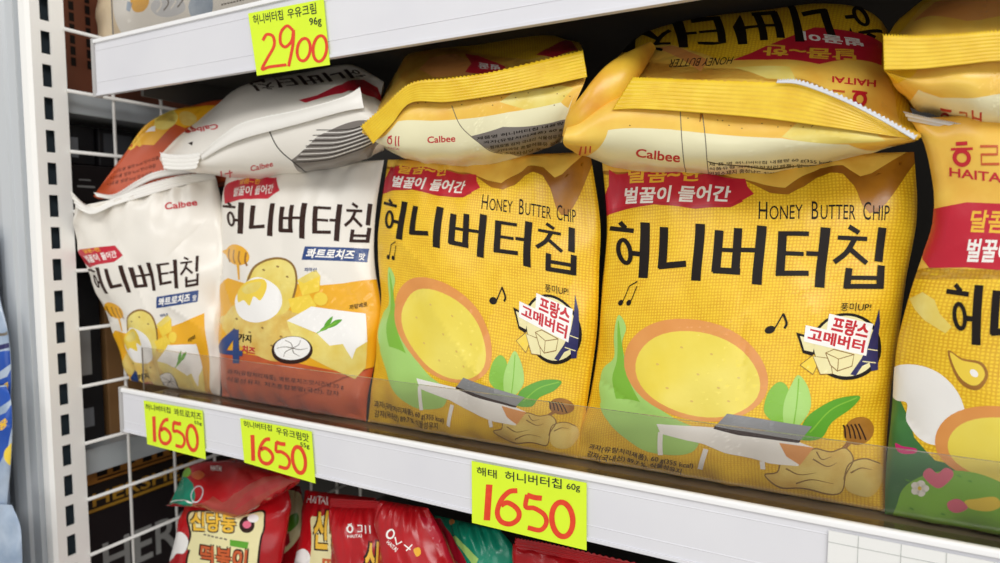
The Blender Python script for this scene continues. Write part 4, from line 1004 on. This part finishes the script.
def d1650(a):
    a.stroke([(146,172),(140,260),(134,350)], 32, MARK); a.stroke([(286,202),(245,208),(205,250),(186,310),(205,355),(250,368),(288,345),(294,310),(272,280),(235,262),(205,275)], 25, MARK)
    a.stroke([(408,240),(372,236),(334,224)], 26, MARK); a.stroke([(336,222),(328,282),(372,290),(420,322),(430,365),(400,398),(338,386)], 23, MARK)
    a.stroke(ell(510,345,52,86,-6,28), 27, MARK, smooth=False, closed=True)
RY = .3590
ref = price_tag([(472,522.7),(586.5,550.4),(586.5,483),(471.6,461)], RY, 'large neon tag reading 1650 under the yellow bags',
    [('해태', [(.05,.80),(.235,.795),(.235,.93),(.05,.935)]), ('허니버터칩', [(.31,.80),(.80,.84),(.80,.99),(.31,.95)]), ('60g', [(.84,.83),(.95,.84),(.95,.97),(.84,.94)])], d1650, (460, 450, 4.98), None)
def copy1650(a):
    for uv, faces, mi, lay in ref.items:
        if ref.mats[mi] is MARK: a.raw(uv, faces, MARK)
price_tag([(147.3,444.2),(205.7,459.3),(202.3,410.6),(143.5,400.5)], RY, 'neon tag reading 1650 nearest the left end of the rail',
    [('허니버터칩', [(.03,.80),(.47,.82),(.47,.95),(.03,.94)]), ('콰트로치즈', [(.53,.80),(.98,.80),(.98,.95),(.53,.95)]), ('55g', [(.86,.68),(.98,.68),(.98,.76),(.86,.76)])], copy1650, (0, 0, 1.), None)
price_tag([(244.3,462.5),(315.3,483.5),(311.5,431.6),(240,418.3)], RY, 'neon tag reading 1650 below the upright white bag, middle of three',
    [('허니버터칩', [(.05,.82),(.46,.85),(.46,.98),(.05,.97)]), ('우유크림맛', [(.52,.82),(.96,.78),(.96,.95),(.52,.96)]), ('55g', [(.84,.64),(.96,.64),(.96,.75),(.84,.75)])], copy1650, (0, 0, 1.), None)
def d2900(a):
    a.stroke([(640,150),(655,128),(678,135),(682,170),(658,215),(638,256),(665,248),(728,240)], 11, MARK)
    a.stroke([(752,112),(730,96),(708,120),(706,158),(724,174),(748,150),(754,112),(752,165),(736,246)], 11, MARK); a.stroke(ell(792,184,24,42,8,26), 11, MARK, smooth=False, closed=True); a.stroke(ell(852,180,25,48,6,26), 11, MARK, smooth=False, closed=True)
price_tag([(256.9,75.6),(329.8,64.8),(323.5,-1),(248,13.5)], RY, 'neon tag reading 2900 on the upper rail',
    [('허니버터칩', [(.06,.80),(.47,.80),(.47,.96),(.06,.96)]), ('우유크림', [(.53,.80),(.90,.80),(.90,.97),(.53,.95)]), ('96g', [(.80,.61),(.95,.59),(.95,.75),(.80,.75)])], d2900, (90, 0, 3.7037), None)
# white gridded paper slipped in the rail at the right
x0 = P(828, 545, RY)[0]; m = MB(); m.box((x0, RY+.0002, Z(-.184)), (.30, RY+.0006, Z(-.1495)), 0)
for k in range(18): m.box((x0+.018*k+.013, RY, Z(-.184)), (x0+.018*k+.0133, RY+.0002, Z(-.1495)), 1)
for k in range(3): m.box((x0, RY, Z(-.1555-.011*k)), (.30, RY+.0002, Z(-.1552-.011*k)), 1)
tag(m.build('grid_paper', [PAPER, GRIDL]), 'white gridded paper strip in the rail at lower right', 'paper strip')

# ------------------------------------------------------------------ light
def area(name, loc, target, sx, sy, power, col=(1, 1, 1)):
    l = bpy.data.lights.new(name, 'AREA'); l.shape = 'RECTANGLE'; l.size = sx; l.size_y = sy; l.energy = power; l.color = col
    o = bpy.data.objects.new(name, l); COL.objects.link(o); o.location = loc
    o.rotation_euler = (Vector(target)-Vector(loc)).to_track_quat('-Z', 'Y').to_euler(); return o
area('ceiling_light', (1.0, -1.0, 2.45), (-.25, .4, 1.25), 1.6, .6, 27, (1, .99, .975))
area('aisle_bounce_fill', (.1, -1.7, 1.05), (-.2, .4, 1.3), 1.6, .9, 9, (1, .99, .98))  # added fill imitating bounce from the opposite shelves, not a shop lamp
area('ceiling_light', (-1.0, -1.3, 2.55), (-.4, .4, 1.25), 1.2, .5, 9, (1, .99, .975))
w = bpy.data.worlds.new('shop'); SC.world = w; w.use_nodes = True
w.node_tree.nodes['Background'].inputs[0].default_value = (1, .985, .965, 1); w.node_tree.nodes['Background'].inputs[1].default_value = .50
SC.view_settings.view_transform = 'Standard'; SC.view_settings.look = 'None'; SC.view_settings.exposure = -.14

# ------------------------------------------------------------------ camera
cd = bpy.data.cameras.new('camera'); cam = bpy.data.objects.new('camera', cd); COL.objects.link(cam)
cd.sensor_width = 36.; cd.lens = F_PX/1000*36; cd.clip_start = .01
cd.dof.use_dof = True; cd.dof.focus_distance = .40; cd.dof.aperture_fstop = 8.5
Mx = Matrix((RT, UP, -FW)).transposed().to_4x4(); Mx.translation = Vector(CAM); cam.matrix_world = Mx
SC.camera = cam
